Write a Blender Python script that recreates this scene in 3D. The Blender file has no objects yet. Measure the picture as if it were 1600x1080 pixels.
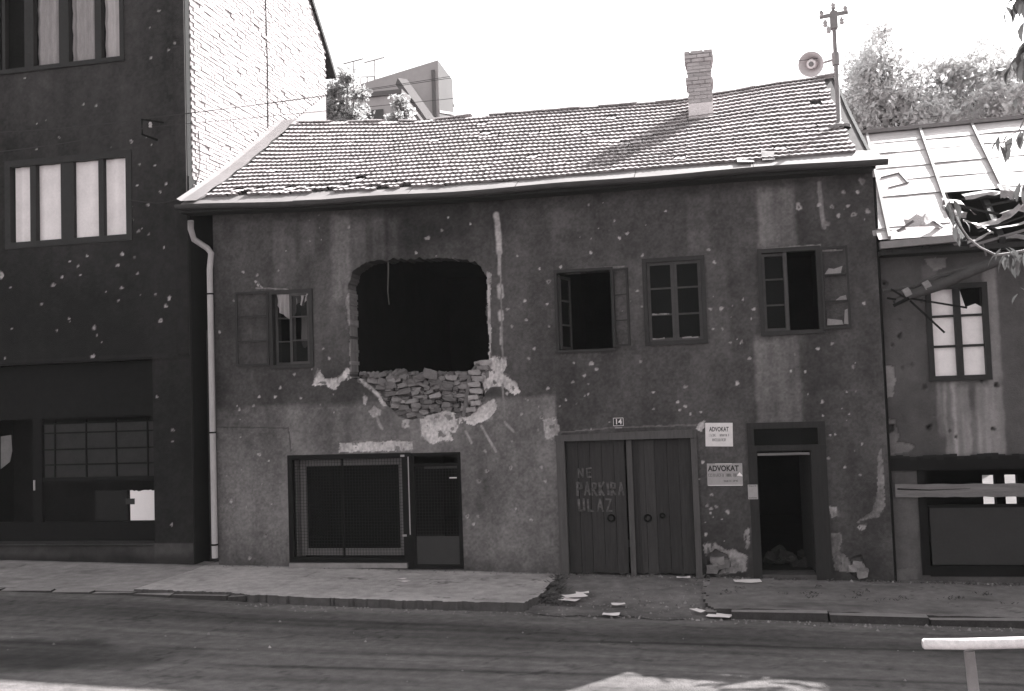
import bpy, math, random
import numpy as np
from mathutils import Vector, Matrix, Euler

random.seed(7)
rng = np.random.default_rng(7)
S = bpy.context.scene
COL = S.collection

# ------------------------------------------------------------------ camera
CAM = Vector((0.0, -16.7, 3.05))
YAW, PITCH, ROLL, FPX = math.radians(12.0), math.radians(3.05), math.radians(1.96), 1555.0
_f = Vector((-math.sin(YAW)*math.cos(PITCH), math.cos(YAW)*math.cos(PITCH), math.sin(PITCH)))
_r0 = Vector((math.cos(YAW), math.sin(YAW), 0)); _u0 = _r0.cross(_f)
_r = _r0*math.cos(ROLL) - _u0*math.sin(ROLL)
_u = _u0*math.cos(ROLL) + _r0*math.sin(ROLL)
cd = bpy.data.cameras.new("camera"); cam = bpy.data.objects.new("camera", cd); COL.objects.link(cam)
M = Matrix((_r, _u, -_f)).transposed().to_4x4(); M.translation = CAM
cam.matrix_world = M
cd.sensor_fit = 'HORIZONTAL'; cd.sensor_width = 36.0; cd.lens = 36.0*FPX/1600.0
cd.clip_start = 0.1; cd.clip_end = 3000
S.camera = cam

# ------------------------------------------------------------------ light
SUN_EL = math.radians(41.0)
SUN_H = Vector((0.57, 0.82, 0)).normalized()          # sun stands behind the houses, to the right
w = bpy.data.worlds.new("World"); S.world = w; w.use_nodes = True
nt = w.node_tree; nt.nodes.clear()
sky = nt.nodes.new('ShaderNodeTexSky'); sky.sky_type = 'NISHITA'; sky.sun_disc = False
sky.sun_elevation = SUN_EL; sky.sun_rotation = math.atan2(SUN_H.x, SUN_H.y)
sky.air_density = 1.0; sky.dust_density = 4.0; sky.ozone_density = 1.0; sky.altitude = 500
bw = nt.nodes.new('ShaderNodeRGBToBW'); bg = nt.nodes.new('ShaderNodeBackground'); wo = nt.nodes.new('ShaderNodeOutputWorld')
bg.inputs['Strength'].default_value = 0.13
nt.links.new(sky.outputs[0], bw.inputs[0]); nt.links.new(bw.outputs[0], bg.inputs['Color']); nt.links.new(bg.outputs[0], wo.inputs['Surface'])
sl = bpy.data.lights.new("sun", 'SUN'); sl.energy = 5.0; sl.angle = math.radians(0.53); sl.color = (1.0, 0.985, 0.97)
so = bpy.data.objects.new("sun", sl); COL.objects.link(so)
sdir = Vector((SUN_H.x*math.cos(SUN_EL), SUN_H.y*math.cos(SUN_EL), math.sin(SUN_EL)))
so.rotation_euler = sdir.to_track_quat('Z', 'Y').to_euler(); so.location = (20, 30, 40)
S.view_settings.view_transform = 'Standard'; S.view_settings.look = 'None'
S.view_settings.exposure = 1.95; S.view_settings.gamma = 1.0
S.render.engine = 'CYCLES'

# ------------------------------------------------------------------ sight lines to real planes
def ray(px, py): return _f + _r*((px-800)/FPX) + _u*((540-py)/FPX)
def at(px, py, y=0.0):
    d = ray(px, py); return CAM + d*((y-CAM.y)/d.y)
def atx(px, py, x):
    d = ray(px, py); return CAM + d*((x-CAM.x)/d.x)
GA, GB = 0.03, -0.0205
def zg(x): return GA + GB*max(-30.0, min(20.0, x))      # the street falls gently to the right
def atg(px, py, off=0.0):
    d = ray(px, py); return CAM + d*((GA+off+GB*CAM.x-CAM.z)/(d.z-GB*d.x))
def fx(px, py, y=0.0): return at(px, py, y).x
def fz(px, py, y=0.0): return at(px, py, y).z

# ------------------------------------------------------------------ numpy noise
def vnoise(x, z, scale, seed):
    x = np.asarray(x)*scale; z = np.asarray(z)*scale
    xi = np.floor(x).astype(np.int64); zi = np.floor(z).astype(np.int64)
    fx_ = x-xi; fz_ = z-zi; fx_ = fx_*fx_*(3-2*fx_); fz_ = fz_*fz_*(3-2*fz_)
    def h(a, b):
        n = (a*374761393 + b*668265263 + seed*144665) & 0xffffffff
        n = ((n ^ (n >> 13))*1274126177) & 0xffffffff
        return ((n ^ (n >> 16)) & 0xffff)/65535.0
    a = h(xi, zi); b = h(xi+1, zi); c = h(xi, zi+1); d = h(xi+1, zi+1)
    return (a*(1-fx_)+b*fx_)*(1-fz_) + (c*(1-fx_)+d*fx_)*fz_
def fbm(x, z, scale, seed, oct=4):
    s = 0; a = 0.5; t = 0
    for i in range(oct):
        s = s + a*vnoise(x, z, scale*2**i, seed+i*17); t += a; a *= 0.5
    return s/t*2-1
def sst(e0, e1, v):
    t = np.clip((v-e0)/(e1-e0), 0, 1); return t*t*(3-2*t)
def inpoly(X, Z, poly):
    ins = np.zeros(X.shape, bool); n = len(poly)
    for i in range(n):
        x1, z1 = poly[i]; x2, z2 = poly[(i+1) % n]
        if abs(z2-z1) < 1e-9: continue
        c = ((z1 > Z) != (z2 > Z)) & (X < (x2-x1)*(Z-z1)/(z2-z1)+x1)
        ins ^= c
    return ins

# ------------------------------------------------------------------ materials
TINT = (1.0, 0.925, 0.935)
MATS = {}
def mat(name, v, var=0.25, scale=6.0, rough=0.85, bump=0.3, bscale=60.0, attr=False, rand=0.0, stretch=(1, 1, 1), spec=0.3, metal=0.0):
    if name in MATS: return MATS[name]
    m = bpy.data.materials.new(name); m.use_nodes = True
    n = m.node_tree; N = n.nodes; L = n.links
    b = N['Principled BSDF']; b.inputs['Roughness'].default_value = rough
    b.inputs['Specular IOR Level'].default_value = spec; b.inputs['Metallic'].default_value = metal
    g = N.new('ShaderNodeNewGeometry'); mp = N.new('ShaderNodeMapping'); mp.inputs['Scale'].default_value = stretch
    L.new(g.outputs['Position'], mp.inputs['Vector'])
    def noise(sc, det):
        t = N.new('ShaderNodeTexNoise'); t.inputs['Scale'].default_value = sc; t.inputs['Detail'].default_value = det
        t.inputs['Roughness'].default_value = 0.62
        L.new(mp.outputs[0], t.inputs['Vector']); return t.outputs['Fac']
    def math_(op, a, b2):
        q = N.new('ShaderNodeMath'); q.operation = op
        for i, s in enumerate((a, b2)):
            if isinstance(s, (int, float)): q.inputs[i].default_value = s
            else: L.new(s, q.inputs[i])
        return q.outputs[0]
    f1 = noise(scale, 6.0); f2 = noise(scale*9, 3.0)
    k = math_('ADD', math_('MULTIPLY', math_('SUBTRACT', f1, 0.5), var*3.0), math_('MULTIPLY', math_('SUBTRACT', f2, 0.5), var*1.6))
    k = math_('ADD', k, 1.0)
    if rand > 0:
        oi = N.new('ShaderNodeObjectInfo')
        r = math_('FRACT', math_('ADD', oi.outputs['Random'], g.outputs['Random Per Island']), 0)
        k = math_('MULTIPLY', k, math_('ADD', math_('MULTIPLY', math_('SUBTRACT', r, 0.5), rand*2), 1.0))
    k = math_('MAXIMUM', k, 0.08)
    if attr:
        a = N.new('ShaderNodeVertexColor'); a.layer_name = 'Col'
        src = math_('MULTIPLY', a.outputs['Color'], k)
    else:
        src = math_('MULTIPLY', k, v)
    cc = N.new('ShaderNodeCombineColor')
    for i in range(3): L.new(math_('MULTIPLY', src, TINT[i]), cc.inputs[i])
    L.new(cc.outputs[0], b.inputs['Base Color'])
    if bump > 0:
        bn = N.new('ShaderNodeBump'); bn.inputs['Strength'].default_value = bump; bn.inputs['Distance'].default_value = 0.02
        L.new(noise(bscale, 4.0), bn.inputs['Height']); L.new(bn.outputs[0], b.inputs['Normal'])
    MATS[name] = m; return m

plaster = mat('plaster', 1, 0.27, 3.4, 0.95, 0.6, 55, attr=True, spec=0.1)
ground_m = mat('worn_ground', 1, 0.33, 6.0, 0.92, 0.9, 45, attr=True, spec=0.2)
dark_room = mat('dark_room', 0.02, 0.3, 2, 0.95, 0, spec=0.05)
soot_wood = mat('weathered_dark_wood', 0.025, 0.35, 5, 0.8, 0.4, 30, stretch=(6, 6, 0.6), spec=0.2)
frame_wood = mat('window_frame_wood', 0.03, 0.3, 8, 0.75, 0.3, 40, spec=0.25)
sash_wood = mat('sash_wood', 0.055, 0.3, 8, 0.75, 0.3, 40, spec=0.25)
gate_wood = mat('gate_plank_wood', 0.042, 0.35, 3, 0.85, 0.5, 30, rand=0.22, stretch=(9, 9, 0.7), spec=0.15)
post_wood = mat('gate_post_wood', 0.085, 0.3, 3, 0.85, 0.5, 30, stretch=(7, 7, 0.6), spec=0.15)
plank_wood = mat('grey_plank_wood', 0.17, 0.35, 3, 0.85, 0.5, 30, stretch=(0.6, 7, 7), spec=0.15)
tile_m = mat('roof_tile_clay', 0.41, 0.34, 5, 0.85, 0.3, 50, rand=0.16, spec=0.2)
tile_dark = mat('roof_batten', 0.10, 0.3, 5, 0.9, 0.2, 50, spec=0.1)
sheet_m = mat('pale_zinc_sheet', 0.22, 0.18, 2.5, 0.62, 0.15, 12, spec=0.35)
tin_m = mat('tin_roof_sheet', 0.47, 0.34, 2.4, 0.6, 0.2, 9, rand=0.10, stretch=(0.5, 1, 1), spec=0.35)
tin_torn = mat('torn_tin', 0.34, 0.45, 5.0, 0.65, 0.5, 20, rand=0.3, spec=0.3)
gutter_m = mat('dark_gutter', 0.05, 0.3, 4, 0.6, 0.2, 20, spec=0.3)
pipe_m = mat('galvanised_pipe', 0.36, 0.22, 7, 0.55, 0.15, 30, stretch=(1, 1, 0.3), spec=0.4)
brick_pale = mat('limewashed_brick', 0.40, 0.16, 7, 0.92, 0.4, 60, rand=0.13, spec=0.1)
mortar = mat('pale_mortar', 0.26, 0.2, 5, 0.95, 0.5, 40, spec=0.1)
stone_m = mat('rubble_stone', 0.18, 0.3, 9, 0.95, 0.6, 50, rand=0.38, spec=0.1)
stone_white = mat('limed_stone', 0.28, 0.25, 9, 0.95, 0.6, 50, rand=0.3, spec=0.1)
chim_m = mat('chimney_brick', 0.40, 0.18, 6, 0.95, 0.4, 40, rand=0.12, spec=0.1)
chim_p = mat('chimney_plaster', 0.68, 0.12, 4, 0.95, 0.3, 40, spec=0.1)
kerb_m = mat('kerb_stone', 0.24, 0.25, 6, 0.9, 0.5, 50, rand=0.12, spec=0.2)
steel = mat('painted_steel', 0.010, 0.3, 8, 0.8, 0.1, 60, spec=0.08)
steel_panel = mat('steel_panel', 0.025, 0.2, 4, 0.6, 0.1, 40, spec=0.3)
wire_m = mat('wire_mesh_zinc', 0.014, 0.2, 8, 0.8, 0, spec=0.1)
reveal_m = mat('limed_reveal', 0.16, 0.2, 5, 0.95, 0.2, 40, spec=0.1)
white_blind = mat('white_blind', 0.76, 0.14, 2.2, 0.9, 0.1, 20, spec=0.1)
curtain_m = mat('grey_curtain', 0.30, 0.25, 4, 0.95, 0.2, 30, stretch=(4, 4, 0.6), spec=0.05)
sheeting = mat('white_plastic_sheeting', 0.80, 0.12, 3, 0.6, 0.15, 10, spec=0.3)
paper = mat('white_paper', 0.82, 0.05, 5, 0.9, 0, spec=0.1)
sign_white = mat('enamel_white', 0.66, 0.10, 12, 0.5, 0.02, 40, spec=0.3)
sign_grey = mat('enamel_grey', 0.32, 0.14, 12, 0.5, 0.02, 40, spec=0.3)
ink = mat('black_ink', 0.035, 0.3, 20, 0.7, 0, spec=0.1)
plate_dark = mat('enamel_dark', 0.02, 0.1, 12, 0.4, 0, spec=0.3)
chalk = mat('faded_chalk_paint', 0.11, 1.0, 14, 0.95, 0.2, 60, spec=0.05)
cable_m = mat('black_cable', 0.03, 0.1, 5, 0.7, 0, spec=0.2)
pole_m = mat('grey_mast_steel', 0.22, 0.2, 6, 0.6, 0.1, 30, spec=0.3)
horn_m = mat('grey_horn_enamel', 0.62, 0.12, 8, 0.5, 0.05, 30, spec=0.4)
horn_in = mat('horn_driver', 0.20, 0.1, 8, 0.5, 0.05, 30, spec=0.4)
insul = mat('porcelain', 0.40, 0.1, 8, 0.3, 0, spec=0.5)
bark = mat('bark', 0.09, 0.35, 8, 0.95, 0.6, 30, spec=0.1)
leaf_far = mat('leaf_far', 0.13, 0.3, 1.5, 0.7, 0, rand=0.35, spec=0.25)
leaf_near = mat('leaf_near', 0.06, 0.3, 5, 0.6, 0, rand=0.35, spec=0.35)
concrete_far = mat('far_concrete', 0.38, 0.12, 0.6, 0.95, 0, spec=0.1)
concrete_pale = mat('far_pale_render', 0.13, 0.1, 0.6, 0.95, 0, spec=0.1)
rail_m = mat('white_painted_rail', 0.74, 0.3, 13, 0.5, 0.1, 40, spec=0.4)
rail_post = mat('grey_rail_post', 0.30, 0.15, 9, 0.6, 0.1, 40, spec=0.4)
dirt_m = mat('dirt', 0.09, 0.35, 8, 0.95, 0.6, 50, rand=0.4, spec=0.1)
far_ground = mat('far_ground', 0.11, 0.3, 0.5, 0.95, 0.3, 8, spec=0.1)
def leafy(m, tv):
    n = m.node_tree; b = n.nodes['Principled BSDF']; o = n.nodes['Material Output']
    t = n.nodes.new('ShaderNodeBsdfTranslucent'); t.inputs['Color'].default_value = (tv, tv, tv, 1)
    a = n.nodes.new('ShaderNodeAddShader'); n.links.new(b.outputs[0], a.inputs[0]); n.links.new(t.outputs[0], a.inputs[1]); n.links.new(a.outputs[0], o.inputs['Surface'])
leafy(leaf_far, .60); leaf_bush = mat('leaf_bush', 0.13, 0.3, 1.5, 0.7, 0, rand=0.35, spec=0.2); leafy(leaf_bush, .22); leafy(leaf_near, .03)
def glass(name, v, rough):
    m = bpy.data.materials.new(name); m.use_nodes = True
    b = m.node_tree.nodes['Principled BSDF']
    b.inputs['Base Color'].default_value = (v, v, v, 1); b.inputs['Roughness'].default_value = rough
    b.inputs['Specular IOR Level'].default_value = 0.05
    b.inputs['Alpha'].default_value = 0.4
    return m
dirty_glass = glass('dirty_glass', 0.01, 0.25)

# ------------------------------------------------------------------ mesh helpers
class MB:
    def __init__(s): s.v = []; s.f = []
    def add(s, vs, fs):
        o = len(s.v); s.v += [tuple(p) for p in vs]; s.f += [tuple(i+o for i in q) for q in fs]; return s
    def box(s, x0, x1, y0, y1, z0, z1, mtx=None):
        vs = [Vector(p) for p in ((x0,y0,z0),(x1,y0,z0),(x1,y1,z0),(x0,y1,z0),(x0,y0,z1),(x1,y0,z1),(x1,y1,z1),(x0,y1,z1))]
        if mtx is not None: vs = [mtx @ p for p in vs]
        return s.add(vs, [(0,3,2,1),(4,5,6,7),(0,1,5,4),(1,2,6,5),(2,3,7,6),(3,0,4,7)])
    def bar(s, a, b, w_, h_, up=Vector((0,0,1))):
        a = Vector(a); b = Vector(b); d = (b-a); L = d.length; d.normalize()
        u2 = up - d*up.dot(d)
        if u2.length < 1e-4: u2 = Vector((1,0,0)) - d*d.x
        u2.normalize(); r2 = d.cross(u2)
        m = Matrix((d, r2, u2)).transposed().to_4x4(); m.translation = a
        return s.box(0, L, -w_/2, w_/2, -h_/2, h_/2, m)
    def tube(s, pts, rad, n=8, cap=True):
        pts = [Vector(p) for p in pts]; k = len(pts)
        if not hasattr(rad, '__len__'): rad = [rad]*k
        vs = []; fs = []; ref = Vector((0.13, 0.2, 1))
        for i, p in enumerate(pts):
            d = (pts[min(i+1, k-1)]-pts[max(i-1, 0)]).normalized()
            a = d.cross(ref)
            if a.length < 0.05: a = d.cross(Vector((1, 0, 0)))
            a.normalize(); b = d.cross(a)
            for j in range(n):
                t = 2*math.pi*j/n; vs.append(p + (a*math.cos(t)+b*math.sin(t))*rad[i])
        for i in range(k-1):
            for j in range(n):
                fs.append((i*n+j, i*n+(j+1) % n, (i+1)*n+(j+1) % n, (i+1)*n+j))
        if cap: fs += [tuple(range(n)), tuple((k-1)*n+j for j in range(n))[::-1]]
        return s.add(vs, fs)
    def lathe(s, prof, mtx, n=24):
        vs = []; fs = []
        for (r, h) in prof:
            for j in range(n):
                t = 2*math.pi*j/n; vs.append(mtx @ Vector((r*math.cos(t), r*math.sin(t), h)))
        for i in range(len(prof)-1):
            for j in range(n): fs.append((i*n+j, i*n+(j+1) % n, (i+1)*n+(j+1) % n, (i+1)*n+j))
        return s.add(vs, fs)
    def mesh(s, name, m, smooth=False):
        me = bpy.data.meshes.new(name); me.from_pydata(s.v, [], s.f); me.materials.append(m)
        if smooth: me.polygons.foreach_set('use_smooth', [True]*len(me.polygons))
        me.update(); return me
    def build(s, name, m, parent=None, smooth=False, kind=None, label=None):
        return link(name, s.mesh(name, m, smooth), parent, kind, label)
def link(name, me, parent=None, kind=None, label=None):
    o = bpy.data.objects.new(name, me); COL.objects.link(o); o.parent = parent
    if kind: o['kind'] = kind
    if label: o['label'] = label
    return o
def tag(o, label, cat, group=None):
    o['label'] = label; o['category'] = cat
    if group: o['group'] = group
    return o
def thing(name, loc, label, cat, group=None):
    o = bpy.data.objects.new(name, None); COL.objects.link(o); o.location = loc; o.empty_display_size = 0.2
    return tag(o, label, cat, group)
class Local:                                  # world-space building under an Empty that is not at the origin
    def __init__(s, root): s.root = root; s.inv = Matrix.Translation(-root.location)
def fix(o, root):                             # o holds world coordinates; keep them under a moved root
    o.parent = root; o.matrix_parent_inverse = Matrix.Translation(-root.location); return o
def part(mb, name, m, root, smooth=False, kind=None, label=None):
    return fix(mb.build(name, m, None, smooth, kind, label), root)
def sub(mb, name, m, par, smooth=False, kind=None, label=None):
    return mb.build(name, m, par, smooth, kind, label)       # par itself has identity local matrix
def inst(name, me, mtx, parent, label=None):
    o = bpy.data.objects.new(name, me); COL.objects.link(o); o.parent = parent; o.matrix_basis = mtx
    if label: o['label'] = label
    return o
def grid_sheet(name, P, mask, colr, m, smooth=True, skirt=None, skc=1.0):
    """P: (nz,nx,3) vertex grid; mask: (nz-1,nx-1) kept cells; skirt = offset vector pushed from hole rims"""
    nz, nx, _ = P.shape
    idx = np.arange(nz*nx).reshape(nz, nx)
    q = np.stack([idx[:-1,:-1], idx[:-1,1:], idx[1:,1:], idx[1:,:-1]], -1)[mask]
    V = P.reshape(-1, 3); C = colr.reshape(-1)
    if skirt is not None:
        e = np.concatenate([q[:, [0,1]], q[:, [1,2]], q[:, [2,3]], q[:, [3,0]]])
        key = np.minimum(e[:,0], e[:,1]).astype(np.int64)*(nz*nx)+np.maximum(e[:,0], e[:,1])
        _, inv, cnt = np.unique(key, return_inverse=True, return_counts=True)
        be = e[cnt[inv] == 1]
        bv = np.unique(be); mp = -np.ones(nz*nx, np.int64)
        n0 = len(V); mp[bv] = n0+np.arange(len(bv))
        off = np.array(skirt)[None, :]*np.ones((len(bv), 1))
        d1 = V[bv]+off*0.02; d2 = V[bv]+off
        cs = np.clip(C[bv], 0.05, 0.3)*skc
        V = np.concatenate([V, V[bv], d2]); C = np.concatenate([C, cs, cs*0.9])
        a = mp[be[:,0]]; b = mp[be[:,1]]; nb = len(bv)
        q = np.concatenate([q, np.stack([b, a, a+nb, b+nb], -1)])
    me = bpy.data.meshes.new(name)
    me.vertices.add(len(V)); me.vertices.foreach_set('co', V.astype(np.float32).ravel())
    me.loops.add(q.size); me.loops.foreach_set('vertex_index', q.astype(np.int32).ravel())
    me.polygons.add(len(q)); me.polygons.foreach_set('loop_start', np.arange(0, q.size, 4, dtype=np.int32))
    me.polygons.foreach_set('use_smooth', np.full(len(q), smooth))
    ca = me.color_attributes.new('Col', 'FLOAT_COLOR', 'POINT')
    cc = np.ones((len(V), 4), np.float32); cc[:, :3] = C[:, None]; ca.data.foreach_set('color', cc.ravel())
    me.materials.append(m); me.update(calc_edges=True); me.validate()
    return me
def ppoly(pts, y=0.0):
    return [(at(a, b, y).x, at(a, b, y).z) for a, b in pts]
def craters(X, Z, D, Cc, lst, seed, col=0.42, depth=0.022):
    r_ = random.Random(seed); x00, z00, st = X[0, 0], Z[0, 0], X[0, 1]-X[0, 0]
    for (cx, cz, r0) in lst:
        i0 = max(0, int((cx-x00-r0*2.5)/st)); i1 = int((cx-x00+r0*2.5)/st)+2
        j0 = max(0, int((cz-z00-r0*2.5)/st)); j1 = int((cz-z00+r0*2.5)/st)+2
        sl_ = (slice(j0, j1), slice(i0, i1))
        if X[sl_].size == 0: continue
        dx = X[sl_]-cx; dz = Z[sl_]-cz
        ang = np.arctan2(dz, dx); e = r_.uniform(0.88, 1.12)
        rr = np.sqrt((dx*e)**2+(dz/e)**2)/r0/(1+0.14*np.sin(ang*2+r_.uniform(0, 6))+0.14*np.sin(ang*3+r_.uniform(0, 6))+0.08*np.sin(ang*7))
        k = 1-sst(0.7, 1.25, rr)
        D[sl_] = np.maximum(D[sl_], k*depth*(1.25-np.clip(rr, 0, 1))*min(1.8, r0/0.03))
        cv = col*r_.uniform(0.55, 1.1)*(1-0.6*(rr < 0.4)*(r0 > 0.03)*(r_.random() < .7))
        Cc[sl_] = Cc[sl_]*(1-k)+cv*k
    return D, Cc
def streak(X, Z, Cc, x0, x1, z0, z1, dv, seed, soft=0.05):
    m = sst(x0-soft, x0+soft, X+0.03*fbm(X, Z, 5, seed))*(1-sst(x1-soft, x1+soft, X+0.03*fbm(X, Z, 6, seed+3)))
    m = m*sst(z0-0.12, z0+0.1, Z+0.08*fbm(X, Z, 4, seed+5))*(1-sst(z1-0.08, z1+0.08, Z+0.08*fbm(X, Z, 8, seed+9)))
    m = m*(0.72+0.45*fbm(X*6, Z*0.5, 2.0, seed+2))
    return Cc+dv*np.clip(m, 0, 1.3)
def line_mask(X, Z, pts, wd, seed):
    m = np.zeros(X.shape)
    Xd = X+0.012*fbm(X, Z, 9, seed); Zd = Z+0.012*fbm(X, Z, 9, seed+1)
    for (a, b) in zip(pts[:-1], pts[1:]):
        ax, az = a; bx, bz = b; L2 = (bx-ax)**2+(bz-az)**2+1e-9
        t = np.clip(((Xd-ax)*(bx-ax)+(Zd-az)*(bz-az))/L2, 0, 1)
        d = np.hypot(Xd-ax-t*(bx-ax), Zd-az-t*(bz-az))
        m = np.maximum(m, 1-sst(wd*0.6, wd*1.3, d))
    return m
def snap(v, r=0.02): return round(v/r)*r

# ================================================================== SETTING: ground, road, pavements
KY = -2.45                                    # kerb line
nxs = np.concatenate([np.linspace(-600, -40, 20), np.linspace(-38, 38, 39), np.linspace(40, 600, 20)])
nys = np.concatenate([np.linspace(-600, -40, 16), np.linspace(-36, 8, 12), np.linspace(12, 160, 24), np.linspace(180, 900, 12)])
GX, GY = np.meshgrid(nxs, nys)
GZ = GA+GB*np.clip(GX, -30, 20)-0.24+np.clip(GY-9, 0, 150)*0.2
me = grid_sheet('ground', np.stack([GX, GY, GZ], -1), np.ones((len(nys)-1, len(nxs)-1), bool), np.full(GX.shape, 0.11), far_ground)
g = link('ground', me, None, 'structure'); g['label'] = 'earth ground under the street and the slope behind the houses'

def road_part(name, xs, ys, label):
    X, Y = np.meshgrid(xs, ys)
    Z = GA+GB*np.clip(X, -30, 20)-0.125+.06*(1-sst(-9.5, -6.5, X))*(1-sst(.2, 2.5, KY-Y)) + 0.012*fbm(X, Y, 0.6, 3)+0.004*fbm(X, Y, 5, 8)
    C = 0.098+0.018*fbm(X*0.35, Y*2.2, 1.2, 21)+0.010*fbm(X, Y, 9, 5)+0.02*fbm(X, Y, 0.7, 31)
    # gutter dust, tyre-polished lanes, oil
    C += 0.055*np.exp(-((Y-KY+0.15)/0.25)**2)*(0.6+0.5*fbm(X, Y, 1.5, 40))
    C += 0.03*np.exp(-((Y-KY+0.75)/0.3)**2)*fbm(X*0.4, Y*2, 1.2, 44)
    C -= 0.035*np.exp(-((Y+3.7+0.02*X)/0.45)**2)
    C += 0.012*np.exp(-((Y+5.2+0.03*X)/0.7)**2)
    for i, (ya, sl_, wd, dv) in enumerate([(-4.1, 0.05, 0.05, -0.045), (-4.9, 0.06, 0.07, -0.05), (-5.55, 0.07, 0.06, -0.055), (-3.4, 0.02, 0.05, -0.02), (-6.1, 0.07, 0.1, -0.035), (-5.0, 0.03, 0.04, -0.03), (-4.5, 0.045, 0.12, -0.02)]):
        yy = Y-(ya+sl_*(X+3))+0.05*fbm(X, Y*0, 0.5, 60+i)
        C += dv*np.exp(-(yy/wd)**2)*np.clip(0.5+1.4*fbm(X, Y*0+i, 0.45, 70+i), 0, 1)
    d = ((X+8.6)/2.3)**2+((Y+5.7-0.15*(X+8.6))/0.75)**2+0.9*fbm(X, Y, 1.2, 90)
    C -= 0.07*(1-sst(0.3, 1.3, d))
    C += 0.10*sst(6.6, 6.85, -Y+0.1*fbm(X, Y, 2, 14)+0.02*X)*(0.5+0.6*fbm(X, Y, 3, 15))
    # cracks
    cr = np.abs(fbm(X, Y, 0.8, 101, 5)); C -= 0.04*(1-sst(0.0, 0.018, cr)); C *= 1+.2*fbm(X, Y, 16, 111, 2)+.35*fbm(X*.16, Y*2.6, 2.5, 112)+.2*fbm(X*.1, Y*6, 2.5, 113)
    C = np.clip(C, 0.02, 0.3)
    me = grid_sheet(name, np.stack([X, Y, Z], -1), np.ones((len(ys)-1, len(xs)-1), bool), C, ground_m)
    o = link(name, me, None, 'structure'); o['label'] = label; return o
xs = np.concatenate([np.arange(-300, -14, 8.0), np.arange(-14, 6.0, 0.045), np.arange(6.0, 300, 8.0)])
ys = np.concatenate([np.arange(-13.0, -8.0, 0.4), np.arange(-8.0, -2.30, 0.045)])
road = road_part('road', xs, ys, 'worn dark asphalt street with tyre streaks and patches')

def slab_sheet(name, x0, x1, y0, y1, base, seed, drop=0.0, edge=None, m=ground_m, amp=0.008, kind='structure', label=None, res=0.04, parent=None, lift=0.0, dirt=0.5):
    xs = np.arange(x0, x1+1e-6, (x1-x0)/max(1, round((x1-x0)/res))); ys = np.arange(y0, y1+1e-6, (y1-y0)/max(1, round((y1-y0)/res)))
    X, Y = np.meshgrid(xs, ys)
    Z = GA+GB*np.clip(X, -30, 20)+lift+drop*(Y)/2.45 + amp*fbm(X, Y, 1.3, seed)+amp*0.5*fbm(X, Y, 7, seed+4)
    C = base*(1+0.22*fbm(X, Y, 1.1, seed+7)+0.15*fbm(X, Y, 6, seed+11))
    C -= base*dirt*np.clip(fbm(X*0.6, Y*1.6, 1.5, seed+15)-0.15, 0, 1)
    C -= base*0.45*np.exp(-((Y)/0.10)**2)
    cr = np.abs(fbm(X, Y, 0.9, seed+20, 5)); C -= base*0.5*(1-sst(0.0, 0.014, cr))*(fbm(X, Y, 0.4, seed+2) > 0)
    mask = np.ones((len(ys)-1, len(xs)-1), bool)
    if edge is not None:
        xc = (X[:-1,:-1]+X[1:,1:])/2; yc = (Y[:-1,:-1]+Y[1:,1:])/2; mask = edge(xc, yc)
    me = grid_sheet(name, np.stack([X, Y, Z], -1), mask, np.clip(C, 0.03, 0.5), m, skirt=(0, 0, -0.2), skc=0.3)  # slab sides darkened: shadow line and dirty edge put into the colour
    o = link(name, me, parent, kind)
    if label: o['label'] = label
    return o
kerb_dark = mat('kerb_dark_face', 0.055, .5, 7, .95, .6, 40, spec=.1)
def kerb(mb, parent):
    mb.v = [(a+random.uniform(-.008, .008), b+random.uniform(-.012, .012), c+random.uniform(-.018, .012)) for a, b, c in mb.v]
    o = sub(mb, 'kerb_stone', kerb_m, parent); o.data.materials.append(kerb_dark)
    for k in (2, 3, 5): o.data.polygons[k].material_index = 1  # front and end faces get a darker tone than the top
# pavement of the left building: slightly lower, with a row of pale kerb stones
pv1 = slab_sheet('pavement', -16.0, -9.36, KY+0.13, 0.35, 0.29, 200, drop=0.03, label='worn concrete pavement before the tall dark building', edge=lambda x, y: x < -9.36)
x = -15.4; i = 0
while x < -7.35:
    L = random.uniform(0.62, 0.98)
    L = min(L, -7.32-x)
    if L < 0.3: break
    mb = MB(); z1 = zg(x+L/2)+random.uniform(-0.035, -0.015)
    mb.box(x, x+L-0.025, KY-random.uniform(0.0, 0.03), KY+0.125, z1-0.22, z1)
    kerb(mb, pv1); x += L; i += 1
# raised concrete slabs before the damaged house
def slab_edge(x, y):
    return (x < -2.86+0.05*fbm(x, y, 2.5, 301)+0.10*(y+1.2)*0.2-0.10*sst(1.9, 2.45, -y)) & (y > KY-0.03+.17*(1-sst(-7.5, -7.2, x))+0.05*fbm(x, y*0, 1.5, 305)*sst(-7.6, -7.2, x)+0.06*fbm(x, y*0, 7, 307, 4)+0.05*sst(-4.5, -3.0, x)*fbm(x, y, 6, 309))
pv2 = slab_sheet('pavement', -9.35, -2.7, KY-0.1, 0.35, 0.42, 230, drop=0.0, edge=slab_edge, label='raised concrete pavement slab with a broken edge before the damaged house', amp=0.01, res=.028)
mb = MB()
for (a, b) in (((440, 888), (395, 926)),):
    pass
for xj in (-5.45, -6.7):
    mb = MB(); mb.box(xj-0.008, xj+0.008, KY+0.02, -0.05, zg(xj)+0.002, zg(xj)+0.012)
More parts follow.
